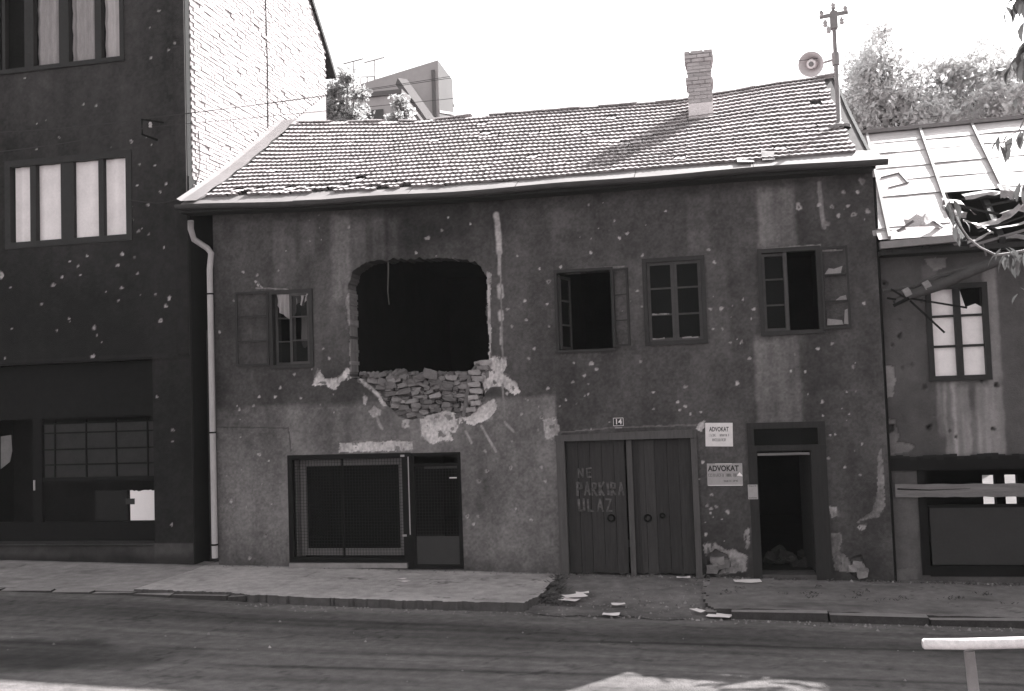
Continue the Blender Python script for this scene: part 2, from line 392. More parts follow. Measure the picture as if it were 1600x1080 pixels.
# driveway apron before the gate: bare beaten earth, sloping to the road
dx = np.arange(-3.1, -0.28, 0.035); dy = np.arange(-2.75, 0.3, 0.035)
X, Y = np.meshgrid(dx, dy)
Z = GA+GB*X-0.02-0.10*sst(0.2, 2.5, -Y)+0.02*fbm(X, Y, 1.6, 401)+0.012*fbm(X, Y, 7, 402)
C = 0.175*(1+0.35*fbm(X, Y, 1.4, 411)+0.3*fbm(X, Y, 6, 412))-0.07*np.clip(fbm(X, Y, 2.2, 414)-0.1, 0, 1)-0.05*np.exp(-((X+2.8)/0.18)**2)
Xq = (X[:-1,:-1]+X[1:,1:])/2; Yq = (Y[:-1,:-1]+Y[1:,1:])/2; C = C*(1-.25*sst(2.3, 2.6, -Y))
me = grid_sheet('driveway', np.stack([X, Y, Z], -1), Yq > -2.62+.12*fbm(Xq, Yq, 2, 431)+.08*fbm(Xq, Yq, 8, 432), np.clip(C, 0.03, 0.3), ground_m)
o = link('driveway', me, None, 'structure'); o['label'] = 'beaten earth driveway apron before the wooden gate'
# right pavement with kerb stones
def redge(x, y): return (x > -0.42+0.06*fbm(x, y, 2.0, 501)+0.12*sst(1.8, 2.4, -y))
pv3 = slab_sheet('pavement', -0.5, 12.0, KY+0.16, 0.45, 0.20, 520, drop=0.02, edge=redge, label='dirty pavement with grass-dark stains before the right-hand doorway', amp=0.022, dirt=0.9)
x = -0.05
while x < 7:
    L = random.uniform(1.0, 1.45); mb = MB(); z1 = zg(x+L/2)+random.uniform(-0.03, -0.005)
    a = random.uniform(-0.015, 0.015)
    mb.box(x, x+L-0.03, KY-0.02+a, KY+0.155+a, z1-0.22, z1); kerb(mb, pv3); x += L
mb = MB()
for k in range(5):                              # short kerb returning beside the driveway
    y0 = -0.3-k*0.42; mb = MB(); xk = -0.42+0.02*k+random.uniform(-.02, .02)
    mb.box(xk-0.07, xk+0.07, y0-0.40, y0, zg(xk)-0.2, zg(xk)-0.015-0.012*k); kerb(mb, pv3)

# ================================================================== THE DAMAGED HOUSE
HX0, HX1 = -9.12, 2.46
house = thing('house', ((HX0+HX1)/2, 1.0, 0.0), 'two-storey plaster house with a blasted hole in its upper wall and tiled roof', 'house')
W1 = (-8.00, -7.22, 3.76, 5.12); W2 = (-2.74, -1.80, 3.82, 5.18); W3 = (-1.24, -0.28, 3.88, 5.28); W4 = (0.64, 1.56, 3.96, 5.32)
SHOP = (-7.72, -4.52, 0.16, 2.16); GATE = (-2.76, -0.54, -0.1, 2.34); DOOR = (0.32, 1.52, -0.1, 2.50)
r = 0.016
nx = int(round((HX1-HX0)/r))+1; nz = int(round((6.78+0.12)/r))+1
gx = HX0+np.arange(nx)*r; gz = -0.12+np.arange(nz)*r
X, Z = np.meshgrid(gx, gz); Xc = (X[:-1,:-1]+X[1:,1:])/2; Zc = (Z[:-1,:-1]+Z[1:,1:])/2
mask = np.ones(Xc.shape, bool)
for (a, b, c, d) in (W1, W2, W3, W4, SHOP, GATE, DOOR):
    mask &= ~((Xc > a) & (Xc < b) & (Zc > c) & (Zc < d))
mask |= (Xc > SHOP[0]) & (Xc < -5.54) & (Zc < 0.28) & (Zc > 0.1)
BREACH = ppoly([(546,470),(544,448),(550,428),(566,413),(590,407),(650,404),(690,401),(725,405),(750,414),(760,430),(761,470),(759,500),(763,540),(763,566),(752,576),(735,584),(700,592),(640,594),(600,594),(548,592),(545,540)])
Xd = Xc+0.03*fbm(Xc, Zc, 5, 601, 5)+.035*fbm(Xc, Zc, 13, 603, 3); Zd = Zc+0.045*fbm(Xc, Zc, 5, 611, 5)+.04*fbm(Xc, Zc, 13, 613, 3)
mask &= ~inpoly(Xd, Zd, BREACH)
C = 0.070*(1+0.42*fbm(X, Z, 0.8, 621)+0.32*fbm(X*2.5, Z*0.4, 1.2, 622)+0.16*fbm(X, Z, 8, 623)+0.12*fbm(X, Z, 25, 624, 2))
D = 0.006*fbm(X, Z, 0.9, 631)+0.003*fbm(X, Z, 6, 632)
# pale lower storey left of the gate
zb = 3.06+0.03*fbm(X, Z, 2, 640)
lb = (1-sst(-0.05, 0.06, Z-zb))*(1-sst(-2.86, -2.80, X+0.01*fbm(X, Z, 4, 641)))
lowc = 0.172*(1+0.42*fbm(X, Z, 0.8, 642)+0.34*fbm(X*1.8, Z*0.5, 1.6, 643)+0.16*fbm(X, Z, 9, 644)+0.1*fbm(X, Z, 25, 645, 2))-0.035*sst(1.9, 3.0, Z)*(X < -4.4)
C = C*(1-lb)+lowc*lb
C = np.clip(C, 0.03, 1)
# rain and lime streaks: (px box, gain)
for i, (a, b, c, d, g_) in enumerate([(1186,292,1240,388,.115),(1184,526,1248,668,.10),(1076,305,1108,392,.045),(862,325,890,400,.02),(428,345,462,450,.05),(468,345,492,402,.05),(520,338,545,470,.07),(545,345,570,420,.04),(584,338,600,405,.05),(608,338,622,404,.04),(490,400,552,585,.035),(372,640,470,700,.02),(505,632,540,690,.03),(560,620,600,690,.02),(985,400,1010,540,.025),(1103,400,1135,560,.03),(970,555,1000,640,.02),(1085,545,1105,640,.015)]):
    p = at(a, d); q = at(c, b); C = streak(X, Z, C, p.x, q.x, p.z, q.z, g_, 700+i*13)
blast = np.exp(-((X+5.0)/1.3)**2-((Z-3.0)/.55)**2)*np.clip(.35+1.1*fbm(X, Z, 2.2, 806), 0, 1)
C = C+.05*blast
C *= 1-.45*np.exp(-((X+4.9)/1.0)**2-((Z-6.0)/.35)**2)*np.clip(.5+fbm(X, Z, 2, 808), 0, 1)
C *= 1-.4*np.clip(fbm(X*1.2, Z*.5, 1.1, 811)-.05, 0, 1)
# grime
C *= 1-0.35*np.clip(fbm(X*0.8, Z, 0.9, 810)-0.05, 0, 1)*(Z > 3.0)
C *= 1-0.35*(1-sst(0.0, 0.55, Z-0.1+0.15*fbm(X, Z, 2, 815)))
C *= 1-0.30*np.exp(-((X+6.9)/0.35)**2-((Z-0.45)/0.22)**2)*(fbm(X, Z, 4, 817) > -0.2)
C *= 1-0.25*np.exp(-((X+4.0)/0.3)**2-((Z-1.5)/0.4)**2)
# exposed undercoat where the finish fell off
def flake(poly, col, dep, seed, amp=0.03):
    global C, D
    P = ppoly(poly); m = inpoly(X+amp*fbm(X, Z, 6, seed, 5)+amp*.7*fbm(X, Z, 18, seed+1, 3), Z+amp*fbm(X, Z, 6, seed+7, 5)+amp*.7*fbm(X, Z, 18, seed+8, 3), P)
    h = inpoly(X+(amp*2.2+.02)*fbm(X, Z, 9, seed+21, 4), Z+(amp*2.2+.02)*fbm(X, Z, 9, seed+27, 4), P)
    C = np.where(h, C*.55+col*.32*(1+.5*fbm(X, Z, 12, seed+5)), C)
    keep = fbm(X, Z, 9, seed+33, 4) > .42
    C = np.where(m & ~keep, 1.3*col*(1+0.55*fbm(X, Z, 5, seed+3)+0.4*fbm(X*2, Z, 20, seed+4)), C); D = np.where(m, D+dep, D)
flake([(757,556),(789,558),(793,572),(786,584),(806,598),(814,612),(804,617),(785,604),(765,606),(752,616),(748,596),(754,572)], 0.40, 0.02, 901)
flake([(656,655),(674,646),(700,642),(718,646),(721,658),(712,674),(701,673),(709,687),(690,690),(672,694),(659,682)], 0.36, 0.02, 911)
flake([(720,650),(740,646),(760,627),(774,622),(778,637),(762,657),(740,663),(722,661)], 0.38, 0.02, 921)
flake([(486,602),(500,578),(507,592),(523,591),(534,586),(541,574),(551,577),(549,592),(532,597),(522,610),(508,600)], 0.36, 0.018, 931)
flake([(558,590),(574,597),(590,612),(604,634),(598,634),(584,614),(568,602)], 0.30, 0.02, 941, 0.02)
flake([(530,694),(565,692),(600,689),(644,689),(646,703),(600,705),(530,707)], 0.36, 0.015, 951)
flake([(568,618),(574,622),(571,634),(567,632)], 0.28, 0.012, 961, 0.02)
flake([(575,642),(584,634),(596,642),(594,650),(582,652)], 0.26, 0.012, 971, 0.02)
flake([(628,656),(640,655),(639,668),(629,668)], 0.26, 0.012, 981, 0.02)
flake([(1092,660),(1101,657),(1100,668),(1094,676),(1087,670)], 0.34, 0.015, 991)
flake([(1100,853),(1118,848),(1130,858),(1128,868),(1112,876),(1100,866)], 0.20, 0.015, 1001)
flake([(1118,862),(1150,858),(1168,870),(1166,892),(1120,897),(1116,880)], 0.17, 0.02, 1011)
flake([(1163,830),(1171,826),(1172,850),(1166,860)], 0.2, 0.015, 1021)
flake([(1296,792),(1308,794),(1312,806),(1298,808)], 0.20, 0.012, 1031)
flake([(1344,818),(1356,822),(1350,830),(1340,826)], 0.20, 0.012, 1041)
flake([(1372,715),(1378,700),(1384,790),(1372,808),(1338,816),(1362,800),(1370,770)], 0.125, 0.006, 1051)
flake([(1299,835),(1316,832),(1314,862),(1330,880),(1340,896),(1304,890)], 0.115, 0.01, 1061)
flake([(848,655),(870,652),(876,672),(868,690),(852,685)], 0.23, 0.01, 1071)
flake([(540,470),(552,440),(558,470),(556,590),(548,585),(545,520)], 0.19, 0.03, 1081, 0.03)
flake([(760,424),(768,428),(766,470),(768,520),(765,560),(761,560),(762,470)], 0.30, 0.02, 1091, 0.015)
flake([(1270,395),(1320,391),(1270,389)], 0.2, 0.008, 1092, 0.01)
flake([(396,438),(402,440),(412,452),(406,452)], 0.3, 0.01, 1093, 0.01)
# torn chases and gouges
def gouge(pts, wd, col, dep, seed):
    global C, D
    m = line_mask(X, Z, ppoly(pts), wd, seed); C = C*(1-m)+col*m*(1+0.2*fbm(X, Z, 9, seed)); D = D+dep*m
gouge([(775,335),(777,352),(779,372),(780,395)], 0.05, 0.40, 0.02, 1101)
gouge([(780,395),(780,428)], 0.03, 0.36, 0.02, 1102); gouge([(781,448),(782,463)], 0.055, 0.40, 0.02, 1103)
gouge([(782,488),(783,498)], 0.05, 0.40, 0.02, 1104); gouge([(783,512),(783,537)], 0.03, 0.34, 0.02, 1105)
gouge([(782,428),(785,560)], 0.016, 0.22, 0.01, 1106); gouge([(785,600),(789,650)], 0.018, 0.19, 0.005, 1107)
gouge([(1280,286),(1284,330),(1288,356)], 0.035, 0.22, 0.012, 1108)
gouge([(752,666),(764,686),(775,706)], 0.022, 0.30, 0.008, 1109); gouge([(728,674),(737,692)], 0.022, 0.28, 0.008, 1110)
gouge([(789,660),(802,674)], 0.022, 0.28, 0.008, 1111); gouge([(588,652),(597,670)], 0.025, 0.28, 0.008, 1112)
gouge([(866,428),(930,419),(975,417)], 0.012, 0.2, 0.004, 1113); gouge([(400,450),(450,452)], 0.012, 0.2, 0.004, 1114)
gouge([(1190,390),(1282,383)], 0.012, 0.22, 0.004, 1115); gouge([(335,668),(450,669),(455,705)], 0.010, 0.06, 0.004, 1116)
gouge([(878,676),(960,668),(1088,664)], 0.010, 0.14, 0.004, 1117)
# bullet and shrapnel marks
marks = [(897,567,2),(924,568,5),(932,577,3),(913,587,3),(895,597,3),(856,607,3),(884,625,2),(919,616,2),(1071,604,4),(1152,599,4),(1021,613,2),(1059,628,3),(1071,635,3),(1062,641,2),(1095,644,2),(1021,639,2),(1079,647,2),(1159,534,3),(1141,535,2),(1171,560,3),(1110,483,3),(1127,482,4),(1178,483,3),(1161,468,2),(1114,514,2),(1129,514,2),(996,455,2),(1001,565,3),(1300,537,3),(1278,545,3),(1242,554,2),(1333,573,3),(1236,580,2),(1258,581,2),(1285,628,3),(1350,474,3),(1003,479,2),(876,417,3),(923,395,3),(1004,399,3),(1116,410,3),(1107,390,3),(1248,323,7),(1280,320,4),(1300,323,4),(1310,337,4),(1334,335,5),(1356,330,5),(1347,283,7),(1318,300,4),(1290,350,7),(1325,322,3),(1340,300,3),(748,752,5),(761,736,4),(758,705,3),(730,807,4),(747,807,3),(798,731,4),(846,730,3),(740,819,3),(852,752,3),(830,812,3),(806,795,2),(415,836,5),(361,783,4),(390,872,4),(343,519,3),(405,710,4),(374,640,3),(365,470,2),(380,425,3),(402,430,3),(435,423,2),(545,355,3),(1103,835,3),(1112,773,3),(1105,790,3),(1111,795,3),(1119,792,3),(1137,800,4),(1110,802,2),(1098,722,3),(1294,716,3),(1344,742,2),(1347,694,2),(1320,730,2),(857,440,5),(858,510,2),(855,475,2),(820,470,3),(822,500,3),(800,510,3),(793,483,3),(843,420,2),(808,400,2),(835,545,3),(792,615,3),(826,560,3),(815,647,3),(846,652,4),(865,655,4),(841,672,2),(800,690,2),(430,620,3),(438,606,3),(405,620,3),(396,634,3),(460,585,3),(470,622,2),(690,360,3),(668,372,5),(700,340,2),(735,350,2),(640,700,0),(480,545,2),(514,560,3),(505,545,2),(650,395,3),(968,372,3),(980,365,3),(1040,330,2),(960,345,2),(920,320,2)]
lst = []
for (a, b, k) in marks:
    if k: p = at(a, b); lst.append((p.x, p.z, 0.007+0.0064*k))
rr = random.Random(5)
for _ in range(26):
    ca, cb = rr.uniform(-9, 2.4), rr.uniform(0.6, 6.3)
    for _k in range(rr.randint(1, 7)): lst.append((ca+rr.gauss(0, .28), cb+rr.gauss(0, .25), rr.choice((.008, .010, .012, .016))))
D, C = craters(X, Z, D, C, lst, 11, 0.40, .028)
# rubble bed below the breach
BED = ppoly([(548,592),(560,590),(590,610),(606,634),(624,650),(642,656),(664,650),(700,640),(716,648),(730,652),(744,640),(756,622),(752,600),(750,578),(760,560),(764,540),(740,575),(700,585),(600,588)])
mb_ = inpoly(X+0.03*fbm(X, Z, 6, 1201), Z+0.03*fbm(X, Z, 6, 1202), BED)
D = np.where(mb_, 0.13+0.03*fbm(X, Z, 5, 1203), D); C = np.where(mb_, 0.15*(1+0.5*fbm(X, Z, 9, 1204)), C)
# spalled foot of the wall beside the doorway
for pl, s_ in (([(1106,868),(1118,858),(1136,866),(1140,884),(1120,898),(1108,890)], 1210), ([(1330,872),(1346,868),(1352,890),(1340,904),(1328,896)], 1220)):
    m_ = inpoly(X+0.04*fbm(X, Z, 6, s_), Z+0.04*fbm(X, Z, 6, s_+1), ppoly(pl)); D = np.where(m_, 0.06+0.03*fbm(X, Z, 6, s_), D); C = np.where(m_, 0.07*(1+0.4*fbm(X, Z, 8, s_)), C)
C = np.clip(C*(1+.28*fbm(X, Z, 30, 777, 2)), 0.02, 0.65)
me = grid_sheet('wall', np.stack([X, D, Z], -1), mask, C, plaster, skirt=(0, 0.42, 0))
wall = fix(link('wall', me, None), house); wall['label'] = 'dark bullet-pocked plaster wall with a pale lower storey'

# rubble: stones and broken bricks
def stone_mesh(name, m, seed, rough=0.2):
    r2 = random.Random(seed); n = 3; mb = MB(); vs = {}; V = []; F = []
    def vid(p):
        k = tuple(round(c, 4) for c in p)
        if k not in vs:
            q = Vector(p); l = max(abs(c) for c in q); sph = q.normalized()*0.62
            q = q.lerp(sph, 0.07)+Vector([r2.uniform(-rough, rough)*0.5 for _ in range(3)])
            vs[k] = len(V); V.append(q)
        return vs[k]
    st = [-0.5, 0.0, 0.5]
    for ax in range(3):
        for sg in (-0.5, 0.5):
            for i in range(2):
                for j in range(2):
                    q = []
                    for (a, b) in ((i, j), (i+1, j), (i+1, j+1), (i, j+1)):
                        p = [0, 0, 0]; p[ax] = sg; p[(ax+1) % 3] = st[a]; p[(ax+2) % 3] = st[b]; q.append(vid(p))
                    F.append(q if sg > 0 else q[::-1])
    return mb.add(V, F).mesh(name, m)
STONES = [stone_mesh('stone', stone_m, 40+i) for i in range(7)]
DARK_STONES = [stone_mesh('stone', mat('dark_rubble', .05, .3, 9, .95, .5, 50, rand=.4), 80+i) for i in range(3)]  # rubble stone in a darker tone, for inside the doorway
STONESW = [stone_mesh('stone', stone_white, 60+i) for i in range(3)]
def put_stone(c, size, rot, parent, white=False, name='stone'):
    me = random.choice(STONESW if white else STONES)
    m = Matrix.Translation(c) @ Euler(rot).to_matrix().to_4x4() @ Matrix.Diagonal((*size, 1))
    return inst(name, me, m, parent)
bedx = [p[0] for p in BED]; bedz = [p[1] for p in BED]
def in_bed(x, z): return bool(inpoly(np.array([x]), np.array([z]), BED)[0])
z = min(bedz)+0.02; row = 0
while z < 3.66:
    h = random.uniform(0.06, 0.10); x = min(bedx)+random.uniform(0, 0.15)
    while x < max(bedx):
        L = random.uniform(0.07, 0.24)
        if in_bed(x+L/2, z+h/2):
            wht = (x > -4.32 and random.random() < 0.6) or random.random() < 0.10
            put_stone((x+L/2, 0.10+random.uniform(-0.02, 0.05), z+h/2), (L*random.uniform(.8, 1.1), 0.2, h*random.uniform(.85, 1.15)), (random.uniform(-.3, .3), random.uniform(-.22, .22), random.uniform(-.3, .3)), wall, wht)
        x += L+random.uniform(0.0, 0.03)
    z += h+0.004; row += 1
for k in range(80):                              # loose rubble along the sill of the hole
    a = random.uniform(558, 752); p = at(a, 588+random.uniform(-4, 4)+(-8 if a > 735 else 0), random.uniform(0.05, 0.35))
    s_ = random.uniform(0.04, 0.14); put_stone(p, (s_*random.uniform(1, 1.9), s_*1.1, s_*0.7), (random.uniform(-.5, .5), random.uniform(-.6, .6), random.uniform(-2, 2)), wall, random.random() < .12)
for (a, b, s_, rz) in ((671, 584, 0.2, 0.3), (655, 590, 0.16, -0.3), (697, 604, 0.17, 0.1), (610, 601, 0.14, 0.0), (598, 597, 0.15, 0.4)):
    p = at(a, b, 0.02); put_stone(p, (s_*1.2, s_, s_*0.75), (0.1, rz, 0.5), wall, False)
for (a, b, w_) in ((744, 582, .2), (748, 592, .22), (742, 601, .2), (746, 611, .2), (741, 621, .17), (745, 630, .16), (738, 640, .16), (760, 567, .22), (756, 575, .2)):
    p = at(a, b, 0.02); put_stone(p, (w_, 0.22, 0.085), (0, random.uniform(-.08, .08), random.uniform(-.1, .1)), wall, True, 'brick')
mb = MB(); mb.bar(at(735, 582, 0.02), at(724, 652, -0.03), 0.05, 0.06); sub(mb, 'broken_batten', plank_wood, wall)
mb = MB(); mb.bar(at(604, 591, 0.03), at(640, 588, 0.03), 0.07, 0.055); sub(mb, 'broken_batten', plank_wood, wall)
mb = MB(); mb.bar(at(640, 594, 0.0), at(672, 606, 0.0), 0.05, 0.045); sub(mb, 'broken_batten', plank_wood, wall)
for k in range(10):
    a, b = random.choice(((1122, 880), (1340, 888))); p = at(a+random.uniform(-9, 9), b+random.uniform(-10, 10), 0.04); s_ = random.uniform(.07, .15)
    put_stone(p, (s_*1.4, .12, s_), (random.uniform(-.2, .2), random.uniform(-.2, .2), 0), wall)
mb = MB()                                       # torn wire and lath hanging in the hole
mb.tube([at(606, 396, 0.06), at(607, 420, 0.08), at(606, 455, 0.08), at(608, 476, 0.1)], [0.016, 0.014, 0.012, 0.008], 6); part(mb, 'hanging_lath', post_wood, house)

mb = MB(); mb.box(-6.545, -6.50, .04, .40, 3.62, 5.10); part(mb, 'window_jamb', mat('limed_jamb', .2, .4, 5, .95, .4, 40, stretch=(3, 3, .6)), house)
# rooms behind the openings
mb = MB()
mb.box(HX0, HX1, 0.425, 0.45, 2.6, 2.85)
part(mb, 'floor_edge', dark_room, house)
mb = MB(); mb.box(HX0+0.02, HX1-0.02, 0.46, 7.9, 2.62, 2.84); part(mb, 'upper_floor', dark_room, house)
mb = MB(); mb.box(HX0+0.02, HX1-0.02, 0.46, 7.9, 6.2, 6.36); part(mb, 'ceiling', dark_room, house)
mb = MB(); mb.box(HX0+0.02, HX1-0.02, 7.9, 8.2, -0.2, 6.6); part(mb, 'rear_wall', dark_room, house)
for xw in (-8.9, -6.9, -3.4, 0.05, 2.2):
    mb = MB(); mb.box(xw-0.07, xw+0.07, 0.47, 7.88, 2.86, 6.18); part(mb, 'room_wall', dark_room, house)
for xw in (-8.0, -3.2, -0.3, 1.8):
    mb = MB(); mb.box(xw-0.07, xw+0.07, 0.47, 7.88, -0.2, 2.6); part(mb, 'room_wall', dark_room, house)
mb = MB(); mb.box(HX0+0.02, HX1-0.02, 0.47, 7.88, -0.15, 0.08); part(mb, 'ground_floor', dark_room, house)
mb = MB()                                       # side walls and gable of the house
gz_ = lambda y: 6.55+(y+0.45)*0.60
mb.add([(HX1-0.02, 0.02, -.2), (HX1-0.02, 8.2, -.2), (HX1-0.02, 8.2, 6.5), (HX1-0.02, 4.0, 9.15), (HX1-0.02, 0.02, 6.75)], [(0, 1, 2, 3, 4)])
part(mb, 'gable_wall', mat('gable_plaster', 0.12, .2, 3, .95, .3, 40), house)
mb = MB(); mb.add([(HX0+.01, 0.02, -.2), (HX0+.01, 8.2, -.2), (HX0+.01, 8.2, 6.5), (HX0+.01, 4.0, 9.15), (HX0+.01, 0.02, 6.75)], [(4, 3, 2, 1, 0)])
part(mb, 'gable_wall', MATS['gable_plaster'], house)
# slot between the two houses
mb = MB(); mb.box(-9.60, HX0, 0.55, 0.7, 0.0, 4.55); part(mb, 'slot_infill', mat('slot_plaster', 0.06, .3, 3, .95, .3, 40), house)
mb = MB(); mb.box(-9.60, HX0, 2.0, 2.1, 0.0, 6.9); part(mb, 'slot_back', dark_room, house)

# ---- windows of the house
def rect_frame(mb, x0, x1, z0, z1, t, y0, y1, mtx=None):
    mb.box(x0, x0+t, y0, y1, z0, z1, mtx); mb.box(x1-t, x1, y0, y1, z0, z1, mtx)
    mb.box(x0+t, x1-t, y0, y1, z1-t, z1, mtx); mb.box(x0+t, x1-t, y0, y1, z0, z0+t, mtx)
def casing(Wn, label, t=0.07):
    mb = MB(); rect_frame(mb, Wn[0]-0.035, Wn[1]+0.035, Wn[2]-0.03, Wn[3]+0.03, t, -0.035, 0.09)
    return part(mb, 'window', frame_wood, house, label=label)
def sash(win, hinge_x, width, z0, z1, angle, right, y=0.03, rows=3, panes=(0, 1, 2), m=None, t=0.045, pm=None):
    """a casement leaf swung about a vertical hinge; local x runs away from the hinge"""
    sgn = -1 if right else 1
    mtx = Matrix.Translation((hinge_x, y, 0)) @ Matrix.Rotation(angle, 4, 'Z')
    mb = MB(); a, b = (0, width) if sgn > 0 else (-width, 0)
    rect_frame(mb, a, b, z0, z1, t, -0.02, 0.02, mtx)
    for k in range(1, rows):
        zk = z0+(z1-z0)*k/rows; mb.box(a+t, b-t, -0.014, 0.014, zk-0.013, zk+0.013, mtx)
    s_ = sub(mb, 'sash', m or sash_wood, win)
    for k in panes:
        za = z0+t+(z1-z0-2*t)*k/rows; zb_ = z0+t+(z1-z0-2*t)*(k+1)/rows
        mb = MB(); mb.box(a+t*0.8, b-t*0.8, -0.003, 0.003, za+0.005, zb_-0.005, mtx); sub(mb, 'pane', pm or dirty_glass, win)
    return s_
win1 = casing(W1, 'small left window with torn curtain and one casement folded back on the wall')
sash(win1, W1[0]-0.01, 0.64, 3.80, 5.16, math.radians(184.5), True if False else False, y=-0.03, panes=()) if False else None
# outward leaf folded flat against the wall to the left
mtx = Matrix.Translation((W1[0]-0.03, -0.045, 0)) @ Matrix.Rotation(math.radians(5), 4, 'Z')
mb = MB(); rect_frame(mb, -0.62, 0, 3.80, 5.15, 0.035, -0.02, 0.02, mtx)
for zk in (4.25, 4.70): mb.box(-0.585, -0.035, -0.014, 0.014, zk-0.011, zk+0.011, mtx)
sub(mb, 'sash', frame_wood, win1, label='casement leaf folded back against the plaster')
sash(win1, W1[0]+0.04, 0.36, 3.80, 5.08, math.radians(28), False, y=0.1, panes=(0,))
sash(win1, W1[1]-0.04, 0.36, 3.80, 5.08, math.radians(10), True, y=0.02, panes=(0, 2))
def cloth(name, pts_top, length_fn, parent, m, n=26, k=10, y=0.25, amp=0.03):
    mb = MB(); (xa, za), (xb, zb2) = pts_top; vs = []; fs = []
    for i in range(n+1):
        u_ = i/n
        for j in range(k+1):
            v_ = j/k; L = length_fn(u_)
            vs.append((xa+(xb-xa)*u_+0.02*math.sin(v_*3+u_*9), y+amp*math.sin(u_*38)*(0.4+v_)+0.02*v_, za+(zb2-za)*u_-L*v_))
    for i in range(n):
        for j in range(k): fs.append((i*(k+1)+j, (i+1)*(k+1)+j, (i+1)*(k+1)+j+1, i*(k+1)+j+1))
    return sub(mb.add(vs, fs), name, m, parent, True)
cloth('curtain', ((W1[0]+0.12, 5.08), (W1[1]-0.05, 5.06)), lambda u_: 0.16+0.30*math.exp(-((u_-0.34)/0.24)**2)+0.05*math.sin(u_*17), win1, curtain_m, y=-0.005)
cloth('curtain', ((W1[1]-0.32, 5.02), (W1[1]-0.08, 5.02)), lambda u_: 0.7+0.22*math.sin(u_*5), win1, mat('dim_curtain', .12, .25, 4, .95, .2, 30, stretch=(4, 4, .6), spec=.05), n=12, y=0.24)

win2 = casing(W2, 'open window with its right casement folded back, next to the house number', 0.05)
sash(win2, W2[0]+0.03, 0.42, 3.86, 5.12, math.radians(72), False, y=0.05, panes=(0, 1, 2))
mtx = Matrix.Translation((W2[1]+0.02, -0.05, 0)) @ Matrix.Rotation(math.radians(-24), 4, 'Z')
mb = MB(); rect_frame(mb, 0, 0.30, 3.86, 5.16, 0.03, -0.02, 0.02, mtx)
for zk in (4.29, 4.72): mb.box(0.03, 0.27, -0.012, 0.012, zk-0.01, zk+0.01, mtx)
sub(mb, 'sash', frame_wood, win2)
win3 = casing(W3, 'closed six-pane window in the middle of the upper storey')
for (a, b) in ((W3[0]+0.035, (W3[0]+W3[1])/2), ((W3[0]+W3[1])/2, W3[1]-0.035)):
    mb = MB(); rect_frame(mb, a+0.003, b-0.003, W3[2]+0.04, W3[3]-0.04, 0.05, 0.01, 0.06)
    for k in (1, 2):
        zk = W3[2]+0.04+(W3[3]-W3[2]-0.08)*k/3; mb.box(a+0.05, b-0.05, 0.018, 0.05, zk-0.014, zk+0.014)
    sub(mb, 'sash', sash_wood, win3)
    for k in range(3):
        za = W3[2]+0.06+(W3[3]-W3[2]-0.12)*k/3; mb = MB(); mb.box(a+0.045, b-0.045, 0.032, 0.037, za+0.01, za+(W3[3]-W3[2]-0.12)/3-0.006); sub(mb, 'pane', dirty_glass, win3)
mb = MB()
for (a, b, zz) in ((-1.14, -0.86, 4.36), (-0.66, -0.40, 3.95), (-1.15, -0.95, 3.95)):
    n = 7
    for k in range(n):
        xk = a+(b-a)*k/n; h = 0.012+0.02*random.random(); mb.box(xk, xk+(b-a)/n*1.05, 0.005, 0.03, zz, zz+h)
sub(mb, 'plaster_dust', stone_white, win3, kind='stuff')
win4 = casing(W4, 'rightmost upper window with a torn casement folded back to its right')
sash(win4, W4[0]+0.03, 0.38, 4.0, 5.27, math.radians(4), False, y=0.035, panes=(0, 1, 2))
mb = MB(); mb.box(1.01, 1.07, 0.0, 0.06, 3.99, 5.28); sub(mb, 'mullion', sash_wood, win4)
mtx = Matrix.Translation((W4[1]+0.03, -0.05, 0)) @ Matrix.Rotation(math.radians(-8), 4, 'Z')
mb = MB(); rect_frame(mb, 0, 0.42, 3.99, 5.31, 0.035, -0.02, 0.02, mtx)
for zk in (4.43, 4.86): mb.box(0.035, 0.385, -0.012, 0.012, zk-0.012, zk+0.012, mtx)
sub(mb, 'sash', frame_wood, win4, label='torn casement leaf with scraps of paper in its panes')
mb = MB()
for poly in ([(0.05, 4.875), (0.30, 4.875), (0.33, 4.99), (0.20, 4.95), (0.12, 4.97)], [(0.20, 4.445), (0.37, 4.445), (0.36, 4.52), (0.27, 4.50)], [(0.31, 4.06), (0.375, 4.05), (0.375, 4.3), (0.33, 4.28)], [(0.05, 4.05), (0.3, 4.05), (0.28, 4.12), (0.06, 4.16)]):
    n = len(poly); mb.add([mtx @ Vector((a, 0.003, b)) for a, b in poly]+[mtx @ Vector((a, 0.009, b)) for a, b in poly], [tuple(range(n)), tuple(range(n, 2*n))[::-1]])
sub(mb, 'paper_scrap', mat('grey_paper_scrap', .22, .3, 9, .95, .1), win4, kind='stuff')

# ---- shop front of the house
shop = MB(); rect_frame(shop, SHOP[0]-0.01, -5.50, 0.27, SHOP[3]+0.01, 0.085, -0.03, 0.08)
shop.box(-5.50, -5.42, -0.03, 0.08, 0.16, 2.17); shop = part(shop, 'shop_window', steel, house, label='steel shop window with wire mesh')
mb = MB(); mb.box(-6.72, -6.69, -0.005, 0.03, 0.36, 2.09); sub(mb, 'glazing_bar', steel, shop)
mb = MB()
a, b, c, d = -7.62, -5.51, 0.37, 2.08
k = a
while k < b: mb.box(k, k+0.005, 0.006, 0.011, c, d); k += 0.055
k = c
while k < d: mb.box(a, b, 0.0115, 0.0165, k, k+0.005); k += 0.055
sub(mb, 'wire_mesh', wire_m, shop)
mb = MB(); mb.box(-7.63, -7.615+0.0, 0.085, 0.42, 0.3, 2.12); sub(mb, 'reveal_lining', reveal_m, shop)
